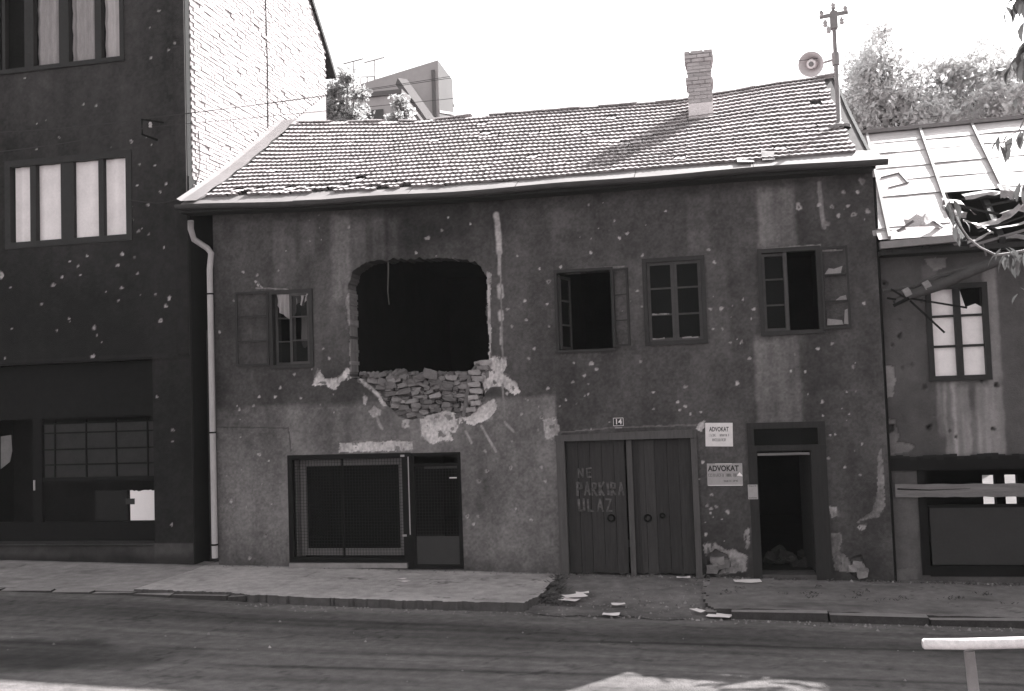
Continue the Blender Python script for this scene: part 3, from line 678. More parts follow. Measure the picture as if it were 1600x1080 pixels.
mb = MB(); rect_frame(mb, -7.60, -5.60, 0.36, 2.07, 0.12, 0.20, 0.26); sub(mb, 'inner_frame', reveal_m, shop)
mb = MB(); mb.box(-7.48, -5.7, 0.24, 0.246, 0.48, 1.95); sub(mb, 'pane', dirty_glass, shop)
mb = MB(); mb.box(-7.7, -5.4, 1.9, 1.95, 0.1, 2.5); sub(mb, 'display_back', dark_room, shop)
door_s = MB(); rect_frame(door_s, -5.42, -4.53, 0.17, 2.16, 0.06, -0.02, 0.04); door_s.box(-5.36, -4.59, -0.01, 0.03, 1.92, 1.97)
door_s = part(door_s, 'shop_door', steel, house, label='narrow steel shop door with mesh above a solid panel')
mb = MB(); mb.box(-5.358, -4.592, -0.008, 0.02, 0.235, 0.72); sub(mb, 'kick_panel', steel_panel, door_s)
mb = MB(); mb.box(-5.47, -5.455, -0.045, -0.031, 0.75, 2.1); sub(mb, 'bright_edge', pipe_m, door_s)
mb = MB(); k = -5.355
while k < -4.60: mb.box(k, k+0.004, 0.006, 0.010, 0.73, 1.91); k += 0.055
k = 0.74
while k < 1.9: mb.box(-5.355, -4.595, 0.0105, 0.0145, k, k+0.004); k += 0.055
sub(mb, 'wire_mesh', steel_panel, door_s)
mb = MB(); mb.box(-5.28, -4.65, 0.30, 0.34, 1.86, 1.93); sub(mb, 'pale_rail', post_wood, door_s)
mb = MB(); mb.box(-4.73, -4.60, -0.024, -0.021, 1.71, 1.73); sub(mb, 'sticker', sign_white, door_s)
mb = MB()
for zz in (0.72, 2.10): mb.box(-5.60, -5.53, -0.045, -0.031, zz, zz+0.035)
sub(mb, 'hinge', pipe_m, door_s)
mb = MB(); mb.box(-7.72, -5.53, -0.07, 0.3, 0.18, 0.262); sub(mb, 'sill', MATS['pale_mortar'] if False else kerb_m, shop)

# ---- carriage gate
gate = MB(); gate.box(-2.84, -2.70, -0.05, 0.16, 0.03, 2.299)
gate = part(gate, 'gate', post_wood, house, label='weathered wooden double carriage gate with faded painted words')
mb = MB(); mb.box(-0.60, -0.50, -0.04, 0.16, 0.0, 2.299); sub(mb, 'post', post_wood, gate)
mb = MB()
vs = [(-2.86, 2.30), (-0.50, 2.305), (-0.50, 2.44), (-1.5, 2.43), (-2.86, 2.40)]
mb.add([(a, -0.06, b) for a, b in vs]+[(a, 0.15, b) for a, b in vs], [(0, 1, 2, 3, 4), (9, 8, 7, 6, 5)]+[(i, i+5, (i+1) % 5+5, (i+1) % 5) for i in range(5)])
sub(mb, 'lintel', post_wood, gate)
def plank_row(x0, x1, n, z0, z1, y, parent, m):
    xs_ = [x0]; 
    ws = [random.uniform(0.85, 1.15) for _ in range(n)]; t = sum(ws)
    for w_ in ws: xs_.append(xs_[-1]+w_/t*(x1-x0))
    for a, b in zip(xs_[:-1], xs_[1:]):
        mb = MB(); o_ = random.uniform(-.006, .006); zb_ = z0+random.uniform(0, .05)
        mb.box(a+0.0025, b-0.0025, y+o_, y+o_+0.03, zb_, z1+random.uniform(-.01, .01)); sub(mb, 'plank', m, parent)
plank_row(-2.69, -1.70, 5, 0.07, 2.29, 0.07, gate, gate_wood)
plank_row(-1.57, -0.61, 5, 0.06, 2.29, 0.075, gate, gate_wood)
mb = MB(); mb.box(-1.665, -1.575, 0.02, 0.10, 0.05, 2.29); sub(mb, 'meeting_post', post_wood, gate)
mb = MB(); mb.box(-1.53, -1.515, 0.05, 0.069, 0.06, 2.29); mb.box(-1.49, -1.478, 0.05, 0.069, 0.06, 2.29); sub(mb, 'moulding', gate_wood, gate)
for z_ in (.5, 1.85): mb = MB(); mb.box(-2.7, -0.6, 0.13, 0.2, z_, z_+.12); sub(mb, 'ledge', soot_wood, gate)
for (a, b) in ((955, 810), (1012, 810), (1035, 806)):
    p = at(a, b, 0.05); mb = MB(); n = 14; R_ = 0.055 if a < 1020 else 0.035
    mb.tube([(p.x+R_*math.cos(t*2*math.pi/n), 0.045, p.z+R_*math.sin(t*2*math.pi/n)) for t in range(n+1)], 0.016, 6)
    sub(mb, 'iron_ring', steel, gate)
# painted words, brushed stroke by stroke
GL = {'N': [[(0,0),(0,1),(.7,0),(.7,1)]], 'E': [[(.7,1),(0,1),(0,0),(.7,0)],[(0,.5),(.55,.5)]], 'P': [[(0,0),(0,1),(.6,.95),(.65,.6),(0,.5)]], 'A': [[(0,0),(.38,1),(.75,0)],[(.15,.35),(.6,.35)]],
      'R': [[(0,0),(0,1),(.6,.9),(.55,.55),(0,.5),(.7,0)]], 'K': [[(0,0),(0,1)],[(.7,1),(0,.45),(.7,0)]], 'I': [[(.15,0),(.15,1)]], 'U': [[(0,1),(.05,.1),(.35,0),(.65,.15),(.65,1)]], 'L': [[(0,1),(0,0),(.65,0)]], 'Z': [[(0,1),(.65,1),(0,0),(.7,0)]], 'J': [[(.6,1),(.6,.15),(.3,0),(0,.2)]]}
def brush(word, x0, z0, h, step, y, parent, wd=0.02):
    x = x0; mb = MB()
    for ch in word:
        for st in GL[ch]:
            pts = [Vector((x+a*step*0.8+random.uniform(-.006, .006), 0, z0+b*h+random.uniform(-.01, .01))) for a, b in st]
            for a, b in zip(pts[:-1], pts[1:]):
                d = (b-a); L = d.length
                if L < 1e-3: continue
                n = Vector((-d.z, 0, d.x))/L*wd*random.uniform(.4, .65); a2 = a-d/L*wd*.3; b2 = b+d/L*wd*.3
                mb.add([(q.x, y, q.z) for q in (a2-n, b2-n*.9, b2+n*.9, a2+n)], [(0, 1, 2, 3)])
        x += step*(0.55 if ch == 'I' else 1)
    return sub(mb, 'painted_word', chalk, parent)
pa = at(904, 746, 0.06); brush('NE', pa.x, pa.z, 0.15, 0.14, 0.0580, gate, .028)
pa = at(903, 774, 0.06); brush('PARKIRA', pa.x, pa.z, 0.21, 0.125, 0.0575, gate, .034)
pa = at(905, 799, 0.06); brush('ULAZ', pa.x, pa.z, 0.20, 0.155, 0.0570, gate, .034)

# ---- doorway
door = MB(); door.box(0.31, 0.45, -0.045, 0.14, 0.0, 2.06); door.box(1.29, 1.53, -0.045, 0.14, -0.02, 2.06)
door.box(0.31, 1.53, -0.055, 0.14, 2.061, 2.15); door.box(0.31, 1.53, -0.05, 0.14, 2.42, 2.52); door.box(0.31, 0.42, -0.045, 0.14, 2.151, 2.419); door.box(1.42, 1.53, -0.045, 0.14, 2.151, 2.419)
door = part(door, 'doorway', soot_wood, house, label='dark wooden doorway standing open beside the lawyer signs')
mb = MB(); mb.box(0.42, 1.42, 0.03, 0.036, 2.15, 2.42); sub(mb, 'transom_pane', dirty_glass, door)
mb = MB(); mb.box(0.46, 1.27, -0.06, -0.051, 1.99, 2.03); sub(mb, 'drip_strip', plank_wood, door)
mb = MB(); mb.box(0.45, 1.29, -0.02, 0.45, -0.1, 0.07); sub(mb, 'threshold', MATS['dirt'], door)
mtx = Matrix.Translation((1.28, 0.15, 0)) @ Matrix.Rotation(math.radians(-82), 4, 'Z')
mb = MB(); mb.box(-0.8, 0, 0, 0.04, 0.12, 1.98, mtx); sub(mb, 'door_leaf', soot_wood, door)
for k in range(16):
    s_ = random.uniform(.06, .2); put_stone((random.uniform(.5, 1.25), random.uniform(.6, 1.3), .10+random.uniform(0, .16)), (s_*1.3, s_, s_*.8), (random.uniform(-.6, .6), random.uniform(-.6, .6), random.uniform(0, 3)), door, False, 'rubble_piece').data = DARK_STONES[random.randrange(3)]

# ---- roof
EX = [-9.6, -6.8, -4.5, -2.3, -0.2, 2.6]; EZ = [6.77, 6.66, 6.62, 6.61, 6.62, 6.60]
RX = [-9.6, -6.5, -4.9, -2.8, -0.8, 1.1, 2.5]; RZ = [9.47, 9.20, 9.17, 9.13, 9.08, 9.24, 9.31]
YE, YR = -0.45, 4.0
def surf(x, v):
    ze = float(np.interp(x, EX, EZ)); zr = float(np.interp(x, RX, RZ))
    n = float(fbm(np.array([x]), np.array([v*4]), 0.7, 1301, 2)[0])
    return Vector((x, YE+(YR-YE)*v, ze+(zr-ze)*v-0.07*math.sin(math.pi*v)+0.035*n*math.sin(math.pi*min(1, v*1.0))))
roof = MB(); vs = []; fs = []; nu, nv = 60, 16
for i in range(nu+1):
    for j in range(nv+1):
        p = surf(-9.5+(2.42+9.5)*i/nu, j/nv); vs.append((p.x, p.y, p.z-0.03))
for i in range(nu):
    for j in range(nv): fs.append((i*(nv+1)+j, (i+1)*(nv+1)+j, (i+1)*(nv+1)+j+1, i*(nv+1)+j+1))
b0 = len(vs)
for i in range(nu+1): vs.append((-9.5+(2.42+9.5)*i/nu, 8.3, 6.5))
for i in range(nu): fs.append((b0+i, b0+i+1, (i+1)*(nv+1)+nv, i*(nv+1)+nv))
roof = part(roof.add(vs, fs), 'roof', tile_dark, house, label='sagging pantile roof with slipped and missing tiles')
# pantile: two rolls, raised front butt
def tile_mesh(name, wd=0.205, ln=0.30, th=0.055):
    mb = MB(); n = 8; vs = []
    for row, (yy, base) in enumerate(((0.0, th), (ln, 0.002))):
        for i in range(n+1):
            u_ = i/n; vs.append((u_*wd, yy, base+0.006*math.cos(u_*4*math.pi)))
    for i in range(n+1):
        u_ = i/n; vs.append((u_*wd, 0.055, 0.006*math.cos(u_*4*math.pi)-0.012))
    fs = [(i, i+1, n+2+i, n+1+i) for i in range(n)]+[(2*n+2+i, 2*n+3+i, i+1, i) for i in range(n)]
    return mb.add(vs, fs)
TW = 0.207; NR = 20; V0 = 0.075
tb = tile_mesh('tile'); TILE = tb.mesh('tile', tile_m)
XT0, XT1 = -9.17, 2.38
holes = [(905,210,28,4),(985,222,30,6),(960,232,22,4),(1010,212,14,4),(760,215,22,4),(850,212,20,3),(1270,165,18,4),(1205,238,16,5),(545,285,26,5),(600,305,40,4),(430,305,30,4),(360,312,20,3),(700,300,14,3),(880,262,20,3),(1120,205,16,2),(1040,250,20,2)]
cands = []
rt = random.Random(21)
ncol = int((XT1-XT0)/TW)
def proj(p):
    d = Vector(p)-CAM; w_ = d.dot(_f); return 800+FPX*d.dot(_r)/w_, 540-FPX*d.dot(_u)/w_, w_
for j in range(NR):
    v = V0+(0.995-V0)*j/NR
    for i in range(ncol):
        x = XT0+(i+0.5*(0))*TW+rt.uniform(-.004, .004)+0.02*math.sin(j*1.7)
        p = surf(x+TW/2, v); px, py, dep = proj(p)
        if (x-XT0) < 0.25*(1-v)*0.3: pass
        dist = any(((px-a)/c)**2+((py-b)/d)**2 < 1 for a, b, c, d in holes); miss = dist and rt.random() < .12
        low = j == 0 and px < 700
        if low and rt.random() < 0.3: miss = True
        if rt.random() < 0.002: miss = True
        if miss: continue
        t1 = (surf(x+TW, v)-surf(x, v)).normalized(); t2 = (surf(x+TW/2, v+0.03)-surf(x+TW/2, v-0.0)).normalized()
        nn = t1.cross(t2).normalized(); t2 = nn.cross(t1)
        m = Matrix((t1, t2, nn)).transposed().to_4x4(); m.translation = surf(x, v)
        ang = rt.gauss(0, 0.012); sl_ = rt.gauss(0, 0.005); tilt = rt.gauss(0, 0.006)
        if j <= 1 and px < 720 and rt.random() < 0.35: ang += rt.uniform(-.35, .35); sl_ -= rt.uniform(0, .12)
        elif rt.random() < (.6 if dist else .02): ang += rt.uniform(-.3, .3); sl_ -= rt.uniform(0, .08); tilt += 0.04
        m = m @ Matrix.Translation((0, sl_, rt.uniform(0, .003))) @ Matrix.Rotation(ang, 4, 'Z') @ Matrix.Rotation(tilt, 4, 'X')
        cands.append((dep, m))
cands.sort(key=lambda c: c[0])
for dep, m in cands[:300]: inst('tile', TILE, m, roof)
mb = MB()
for dep, m in cands[300:]: mb.add([m @ Vector(p) for p in tb.v], tb.f)
sub(mb, 'tile_field', tile_m, roof, kind='stuff')
# ridge tiles
rm = MB(); n = 8
vs = [(a, 0.15*math.cos(t), 0.055*math.sin(t)) for a in (0, 0.42) for t in [math.pi*k/n for k in range(n+1)]]
RID = rm.add(vs, [(k, k+1, n+2+k, n+1+k) for k in range(n)]).mesh('ridge_tile', tile_m, True)
x = -9.15
while x < 2.35:
    p = surf(x, 1.0); q = surf(x+0.4, 1.0)
    if rt.random() > 0.08:
        inst('ridge_tile', RID, Matrix.Translation((x, 4.0, p.z-0.01+rt.uniform(-.012, .012))) @ Matrix.Rotation(-math.atan2(q.z-p.z, 0.4)+rt.gauss(0, .02), 4, 'Y'), roof)
    x += 0.40
# metal strip along the eave, in lengths, buckled
def strip(x0, x1, va, vb, name, seed, lift=0.0, bend=0.02):
    mb = MB(); n = max(4, int((x1-x0)/0.12)); vs = []; k = 3
    for i in range(n+1):
        x = x0+(x1-x0)*i/n
        for j in range(k+1):
            v = va+(vb-va)*j/k
            if j == k: v += 0.03*float(fbm(np.array([x]), np.array([0.]), 2.0, seed, 3)[0])
            p = surf(x, v); vs.append((p.x, p.y, p.z+lift+bend*float(fbm(np.array([x]), np.array([v*20]), 1.3, seed+1, 3)[0])))
    fs = [(i*(k+1)+j, (i+1)*(k+1)+j, (i+1)*(k+1)+j+1, i*(k+1)+j+1) for i in range(n) for j in range(k)]
    return sub(mb.add(vs, fs), name, sheet_m, roof, True)
cuts = [-9.52, -7.3, -5.2, -3.3, -1.3, 0.6, 2.55]
for k, (a, b) in enumerate(zip(cuts[:-1], cuts[1:])): strip(a, b-0.01, -0.012, 0.095, 'eave_flashing', 1400+k, 0.0+0.004*(k % 2))
for (a, b, va, vb, lf) in ((0.35, 0.62, .03, .12, .06), (0.75, 0.95, .05, .13, .07)):
    strip(a, b, va, vb, 'buckled_sheet', int(a*100) % 97+1500, lf, 0.06)
# flashing where the roof meets the brick wall
mb = MB(); vs = []; n = 14
for i in range(n+1):
    v = i/n; p = surf(-9.5, v); jg = 0.03*math.sin(i*2.3)
    vs += [(-9.585, p.y, p.z+0.11), (-9.50, p.y, p.z+0.065), (-9.19+jg, p.y, p.z+0.055)]
sub(mb.add(vs, [(i*3+j, i*3+j+1, i*3+j+4, i*3+j+3) for i in range(n) for j in range(2)]), 'wall_flashing', sheet_m, roof)
# right verge board
mb = MB(); vs = []
for i in range(15):
    p = surf(2.42, i/14); vs += [(2.40, p.y, p.z+0.0), (2.45, p.y, p.z+0.0), (2.45, p.y, p.z-0.16), (2.40, p.y, p.z-.16)]
sub(mb.add(vs, [(i*4+j, i*4+(j+1) % 4, i*4+4+(j+1) % 4, i*4+4+j) for i in range(14) for j in range(4)]), 'verge_board', soot_wood, roof)
# gutter and soffit
gut = MB(); vs = []; n = 40; k = 8
for i in range(n+1):
    x = -9.55+(2.62+9.55)*i/n; ze = float(np.interp(x, EX, EZ))-0.035+0.012*math.sin(x*1.9)
    for j in range(k+1):
        t = math.pi+math.pi*j/k; vs.append((x, -0.52+0.075*math.cos(t), ze+0.085*math.sin(t)))
gut.add(vs, [(i*(k+1)+j, (i+1)*(k+1)+j, (i+1)*(k+1)+j+1, i*(k+1)+j+1) for i in range(n) for j in range(k)])
gutter = part(gut, 'gutter', gutter_m, house, True)
mb = MB(); vs = []
for i in range(n+1):
    x = -9.55+(2.44+9.55)*i/n; ze = float(np.interp(x, EX, EZ)); vs += [(x, -0.44, ze-0.03), (x, -0.44, ze-0.15), (x, 0.0, ze-0.13)]
part(mb.add(vs, [(i*3+j, i*3+3+j, i*3+4+j, i*3+1+j) for i in range(n) for j in range(2)]), 'soffit', soot_wood, house)
# drainpipe
dp = [at(298, 345, -0.5), at(298, 358, -0.45), at(303, 374, -0.3), at(324, 388, -0.12), at(330, 396, -0.10)]
zx = fx(331, 600, -0.10)
dp += [Vector((zx, -0.10, z_)) for z_ in (5.6, 4.5, 3.4, 2.3, 1.2, 0.36)]
mb = MB(); mb.tube(dp, 0.055, 12); pipe = part(mb, 'drainpipe', pipe_m, house, True, label='pale galvanised drainpipe with an elbow below the gutter')
for zz in (5.15, 2.62, 0.60):
    mb = MB(); mb.tube([(zx, -0.10, zz-0.015), (zx, -0.10, zz+0.015)], 0.062, 12); mb.box(zx-0.01, zx+0.01, -0.05, 0.02, zz-0.01, zz+0.01); sub(mb, 'pipe_clamp', steel, pipe)
# chimney (stands on the roof slope)
cp = at(1095, 171, 2.75); cx = cp.x; zb0 = surf(cx, (2.75-YE)/(YR-YE)).z-0.25
ztop = fz(1094, 82, 2.75); hw = 0.23
chim = MB(); chim.box(cx-hw+0.012, cx+hw-0.012, 2.75+.012, 2.75+0.50-.012, zb0, ztop+0.02)
chim = sub(chim, 'chimney', mat('chimney_mortar', .36, .2, 6, .95, .3), roof, label='pale brick chimney with corbelled bands')
mb = MB(); mb.box(cx-hw-0.02, cx+hw+0.02, 2.73, 3.27, zb0, zb0+0.56); sub(mb, 'render_base', chim_p, chim) if False else None
mbb = MB(); zc = zb0+0.55; row = 0
while zc < ztop-0.02:
    fr = (zc-zb0)/(ztop-zb0); ex = 0.0
    if fr > 0.90: ex = 0.045
    elif fr > 0.84: ex = 0.03
    elif 0.58 < fr < 0.66: ex = 0.03
    x0_, x1_, y0_, y1_ = cx-hw-ex, cx+hw+ex, 2.75-ex, 3.25+ex; off = 0.125*(row % 2)
    xx = x0_-off
    while xx < x1_-0.02:
        a = max(xx, x0_)+random.uniform(-.006, .004); b = min(xx+0.24, x1_)+random.uniform(-.004, .006)
        if b-a > 0.03:
            mbb.box(a, b-0.01, y0_+random.uniform(-.006, .006), y0_+0.1, zc, zc+0.062); mbb.box(a, b-0.01, y1_-0.1, y1_, zc, zc+0.062)
        xx += 0.25
    yy = y0_+0.105
    while yy < y1_-0.12:
        b = min(yy+0.14, y1_-0.11)
        mbb.box(x1_-0.09, x1_+random.uniform(-.005, .006), yy, b-0.01, zc, zc+0.062); mbb.box(x0_-random.uniform(-.005, .006), x0_+0.09, yy, b-.01, zc, zc+0.062); yy += 0.15
    zc += 0.073; row += 1
o = sub(mbb, 'chimney_bricks', chim_m, roof, kind='stuff')
mb = MB(); mb.box(cx-hw-0.005, cx+hw+0.005, 2.742, 3.26, zb0, zb0+0.54); sub(mb, 'chimney_render', chim_p, roof)

# ---- signs on the wall (things that hang on it)
def text_obj(s, size, m, parent, loc, name='lettering', bold=0.0, sx=1.0, y=-0.002):
    cu = bpy.data.curves.new('t', 'FONT'); cu.body = s; cu.size = size; cu.align_x = 'CENTER'; cu.align_y = 'CENTER'; cu.offset = bold; cu.resolution_u = 3
    ob = bpy.data.objects.new('t', cu); COL.objects.link(ob); bpy.context.view_layer.update()
    me = bpy.data.meshes.new_from_object(ob.evaluated_get(bpy.context.evaluated_depsgraph_get()))
    bpy.data.objects.remove(ob); bpy.data.curves.remove(cu)
    me.materials.clear(); me.materials.append(m); me.name = name
    o = bpy.data.objects.new(name, me); COL.objects.link(o); o.parent = parent
    o.matrix_basis = Matrix.Translation((loc[0], y, loc[1])) @ Matrix.Rotation(math.pi/2, 4, 'X') @ Matrix.Diagonal((sx, 1, 1, 1)); return o
def plate(name, cx_, cz_, wd, ht, rot, m, label, cat, y=-0.012, group=None):
    o = thing(name, (cx_, y, cz_), label, cat, group); o.rotation_euler = (0, rot, 0)
    mb = MB(); mb.box(-wd/2, wd/2, 0.0, 0.008, -ht/2, ht/2); mb.build('board', m, o); return o
def scribble(parent, x0, x1, zc, h, seed, m=ink, y=-0.0016):
    r2 = random.Random(seed); mb = MB(); x = x0
    while x < x1-0.008:
        w_ = r2.uniform(.010, .020)
        if r2.random() < .12: x += w_; continue
        t = 0.0045
        for kind in r2.sample(('l', 'r', 't', 'b', 'm'), 3):
            if kind == 'l': mb.add([(x, y, zc-h/2), (x+t, y, zc-h/2), (x+t, y, zc+h/2), (x, y, zc+h/2)], [(0, 1, 2, 3)])
            if kind == 'r': mb.add([(x+w_-t, y, zc-h/2), (x+w_, y, zc-h/2), (x+w_, y, zc+h/2), (x+w_-t, y, zc+h/2)], [(0, 1, 2, 3)])
            zz = {'t': zc+h/2-t/2, 'b': zc-h/2+t/2, 'm': zc}.get(kind)
            if zz is not None: mb.add([(x, y-.0003, zz-t/2), (x+w_, y-.0003, zz-t/2), (x+w_, y-.0003, zz+t/2), (x, y-.0003, zz+t/2)], [(0, 1, 2, 3)])
        x += w_+0.006
    mb.build('faded_line', m, parent)
n14 = plate('house_number_plate', -1.775, 2.60, 0.17, 0.135, 0.0, sign_white, 'small dark enamel plate reading 14 above the wooden gate', 'house number')
mb = MB(); mb.box(-.078, .078, -.002, -.0005, -.06, .06); mb.build('dark_field', plate_dark, n14)
text_obj('14', 0.125, sign_white, n14, (0, 0.0), bold=0.003, sx=0.95, y=-0.004)
mb = MB(); mb.box(-.06, .06, -.001, .006, -.105, -.093); mb.build('lower_strip', sign_grey, n14)
ad1 = plate('lawyer_sign', -0.135, 2.345, 0.44, 0.385, math.radians(1.5), sign_white, 'white enamel sign reading ADVOKAT, the upper of the two beside the doorway', 'sign')
text_obj('ADVOKAT', 0.105, ink, ad1, (0.0, 0.085), bold=0.002, sx=0.62)
scribble(ad1, -0.165, -0.04, -0.01, 0.04, 3); scribble(ad1, 0.0, 0.16, -0.01, 0.04, 4); scribble(ad1, -0.11, 0.11, -0.085, 0.045, 5)
ad2 = plate('lawyer_sign', -0.072, 1.695, 0.565, 0.36, math.radians(0.5), sign_grey, 'grey enamel sign reading ADVOKAT in bold, the lower one with a chipped corner', 'sign')
text_obj('ADVOKAT', 0.125, ink, ad2, (-0.02, 0.095), bold=0.004, sx=0.82)
scribble(ad2, -0.26, -0.01, -0.012, 0.05, 6); scribble(ad2, 0.02, 0.19, -0.012, 0.05, 7); scribble(ad2, -0.02, 0.20, -0.105, 0.028, 8)
mb = MB(); mb.add([(.19, -.003, -.02), (.235, -.003, .035), (.275, -.003, -.01), (.28, -.003, -.035), (.24, -.003, -.025)], [(0, 4, 3, 2, 1)]); mb.build('chipped_enamel', paper, ad2)
mb = MB(); mb.box(-.27, .275, -.012, -.001, -.182, -.170); mb.box(-.15, .12, -.01, -.001, .168, .178); mb.build('rim', sign_white, ad2)
nt_ = plate('notice', 0.36, 1.41, 0.155, 0.235, 0.0, sign_grey, 'small paper notice pinned to the left post of the doorway', 'notice', y=-0.056)
scribble(nt_, -.06, .06, .095, .014, 9); scribble(nt_, -.06, .06, -.095, .016, 10)

# ================================================================== TALL BUILDING ON THE LEFT
LX0, LX1 = -15.0, -9.62
tall = thing('tall_building', (-12.3, 3.0, 0.25), 'tall dark rendered building with shop front and whitewashed brick side wall', 'building')
LW2 = (-13.48, -10.80, 6.32, 7.96); LW1 = (-13.70, -10.91, 9.76, 11.6); LSHOP = (-15.2, -10.40, 0.62, 4.02)
r = 0.025
gx = LX0+np.arange(int(round((LX1-LX0)/r))+1)*r; gz = 0.05+np.arange(int(round((14.2-0.05)/r))+1)*r
X, Z = np.meshgrid(gx, gz); Xc = (X[:-1,:-1]+X[1:,1:])/2; Zc = (Z[:-1,:-1]+Z[1:,1:])/2
mask = np.ones(Xc.shape, bool)
for (a, b, c, d) in (LW2, LW1, LSHOP): mask &= ~((Xc > a) & (Xc < b) & (Zc > c) & (Zc < d))
C = (0.016+0.026*sst(4.5, 9.5, Z+1.5*fbm(X, Z, .5, 2011)))*(1+0.35*fbm(X, Z, 0.6, 2001)+0.2*fbm(X, Z, 5, 2002)+0.3*fbm(X*3, Z*0.4, 1.1, 2003)+.25*fbm(X, Z, 22, 2008, 2))  # vignette-like falloff painted into the wall colour, darker low, lighter high
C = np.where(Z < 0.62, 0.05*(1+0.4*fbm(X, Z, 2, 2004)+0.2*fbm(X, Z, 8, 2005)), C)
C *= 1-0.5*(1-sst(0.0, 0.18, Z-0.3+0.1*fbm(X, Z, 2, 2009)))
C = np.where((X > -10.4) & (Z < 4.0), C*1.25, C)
D = 0.004*fbm(X, Z, 0.7, 2006)
D = np.where((X > -9.86) & (Z > 4.05), D-0.03, D); D = np.where((Z > 3.98) & (Z < 4.10) & (X < -9.9), D-0.02, D)
marks = [(83,445,5),(65,475,3),(122,416,3),(97,433,3),(109,409,2),(191,397,4),(184,415,4),(210,402,2),(215,427,3),(190,450,4),(264,466,5),(259,478,4),(251,501,5),(147,512,5),(108,498,2),(109,502,2),(89,516,2),(18,514,2),(16,449,2),(2,430,8),(216,361,4),(232,366,2),(205,345,5),(256,387,2),(243,460,2),(145,557,5),(205,221,4),(202,240,3),(242,259,2),(259,288,3),(236,90,3),(263,78,3),(273,67,3),(234,43,2),(248,17,3),(92,215,2),(57,233,2),(204,323,4),(231,320,3),(165,456,2),(125,430,2),(185,470,2),(152,524,2),(220,460,1),(270,672,4),(245,620,2),(268,820,3),(8,560,2),(136,400,2),(218,257,2),(237,226,2),(250,300,2),(130,163,2),(150,165,2),(39,122,2),(270,690,2),(214,290,2)]
lst = [(at(a, b).x, at(a, b).z, 0.007+0.0062*k) for a, b, k in marks]
for _ in range(14): lst.append((rr.uniform(-14, -9.9), rr.uniform(4.3, 12), rr.uniform(.009, .014)))
D, C = craters(X, Z, D, C, lst, 31, 0.42, 0.03)
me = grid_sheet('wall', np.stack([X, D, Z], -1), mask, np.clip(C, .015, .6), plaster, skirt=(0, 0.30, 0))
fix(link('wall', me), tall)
mb = MB(); mb.box(-9.68, LX1+0.004, 0.005, 0.16, 0.0, 14.2); part(mb, 'corner_strip', mat('dark_render', .013, .2, 3, .95, .3, 40), tall)
mb = MB(); mb.box(LX1-0.06, -9.60, 0.02, 6.8, 0.0, 7.4); part(mb, 'side_wall', MATS['dark_render'], tall)
# brick side wall
def zroof_at(y): return 6.62+(y+0.45)*0.61
def ztop_at(y): return min(14.2, 12.1+(6.78-y)*1.03)
mb = MB(); mb.add([(-9.615, 0.17, 6.2), (-9.615, 6.78, 6.2), (-9.615, 6.78, 12.1), (-9.615, 4.74, 14.2), (-9.615, .17, 14.2), (-9.9, .17, 6.2), (-9.9, 6.78, 6.2), (-9.9, 6.78, 12.1), (-9.9, 4.74, 14.2), (-9.9, .17, 14.2)],
             [(0, 1, 2, 3, 4), (9, 8, 7, 6, 5), (1, 6, 7, 2), (2, 7, 8, 3)])
bw_ = part(mb, 'brick_wall', mortar, tall, label='whitewashed brick party wall lit by the sun')
bk = MB(); bk.box(0, 0.02, 0.006, 0.242, 0.006, 0.064); BR = bk.mesh('brick', brick_pale)
cands = []; z = 6.45; row = 0; rb = random.Random(77)
while z < 14.1:
    y = 0.17-(0.125 if row % 2 else 0)
    while y < 6.7:
        L = 0.25
        if y > 0.1 and z > zroof_at(y)-0.05 and z+0.07 < ztop_at(y+L) and y+L < 6.8:
            p = Vector((-9.6, y+.12, z+.03)); px, py, dep = proj(p)
            m = Matrix.Translation((-9.615+rb.gauss(0, .0035)-(0.012 if rb.random() < .05 else 0), y, z+rb.gauss(0, .0025))) @ Matrix.Rotation(rb.gauss(0, .02), 4, 'Z') @ Matrix.Rotation(rb.gauss(0, .008), 4, 'X')
            if rb.random() > 0.012: cands.append((dep if py > -10 else dep+50, m))
        y += L
    z += 0.076; row += 1
cands.sort(key=lambda c: c[0])
for dep, m in cands[:300]: inst('brick', BR, m, bw_)
mb = MB()
for dep, m in cands[300:]: mb.add([m @ Vector(p) for p in bk.v], bk.f)
sub(mb, 'brick_field', brick_pale, bw_, kind='stuff')
mb = MB(); p = atx(415, 0, -9.585); mb.tube([(-9.585, p.y+.02, 13.9), (-9.585, p.y, 12), (-9.585, p.y+.03, 10.5), (-9.58, p.y-.02, 9.2)], 0.012, 6); sub(mb, 'wall_cable', cable_m, bw_)
mb = MB(); mb.tube([atx(310, 205, -9.58), atx(313, 250, -9.58), atx(309, 280, -9.58), atx(300, 300, -9.58)], 0.008, 6); sub(mb, 'wall_cable', cable_m, bw_)
mb = MB()                                       # rear roof edge of the tall building
for (a, b) in (((4.7, 14.32), (6.85, 12.12)), ((6.85, 12.12), (7.35, 11.55))):
    mb.bar((-9.75, a[0], a[1]), (-9.75, b[0], b[1]), 0.42, 0.10)
part(mb, 'roof_edge', soot_wood, tall)
mb = MB(); mb.box(LX0, -9.92, 6.5, 6.75, 0, 12.0); part(mb, 'rear_wall', MATS['dark_render'], tall)
mb = MB(); mb.add([(LX0, 6.8, 12.05), (-9.9, 6.8, 12.05), (-9.9, 0.1, 14.2), (LX0, .1, 14.2)], [(0, 1, 2, 3)]); part(mb, 'roof', soot_wood, tall)
mb = MB(); mb.box(LX0-.1, LX0, 0, 6.7, 0, 12); part(mb, 'side_wall', MATS['dark_render'], tall)
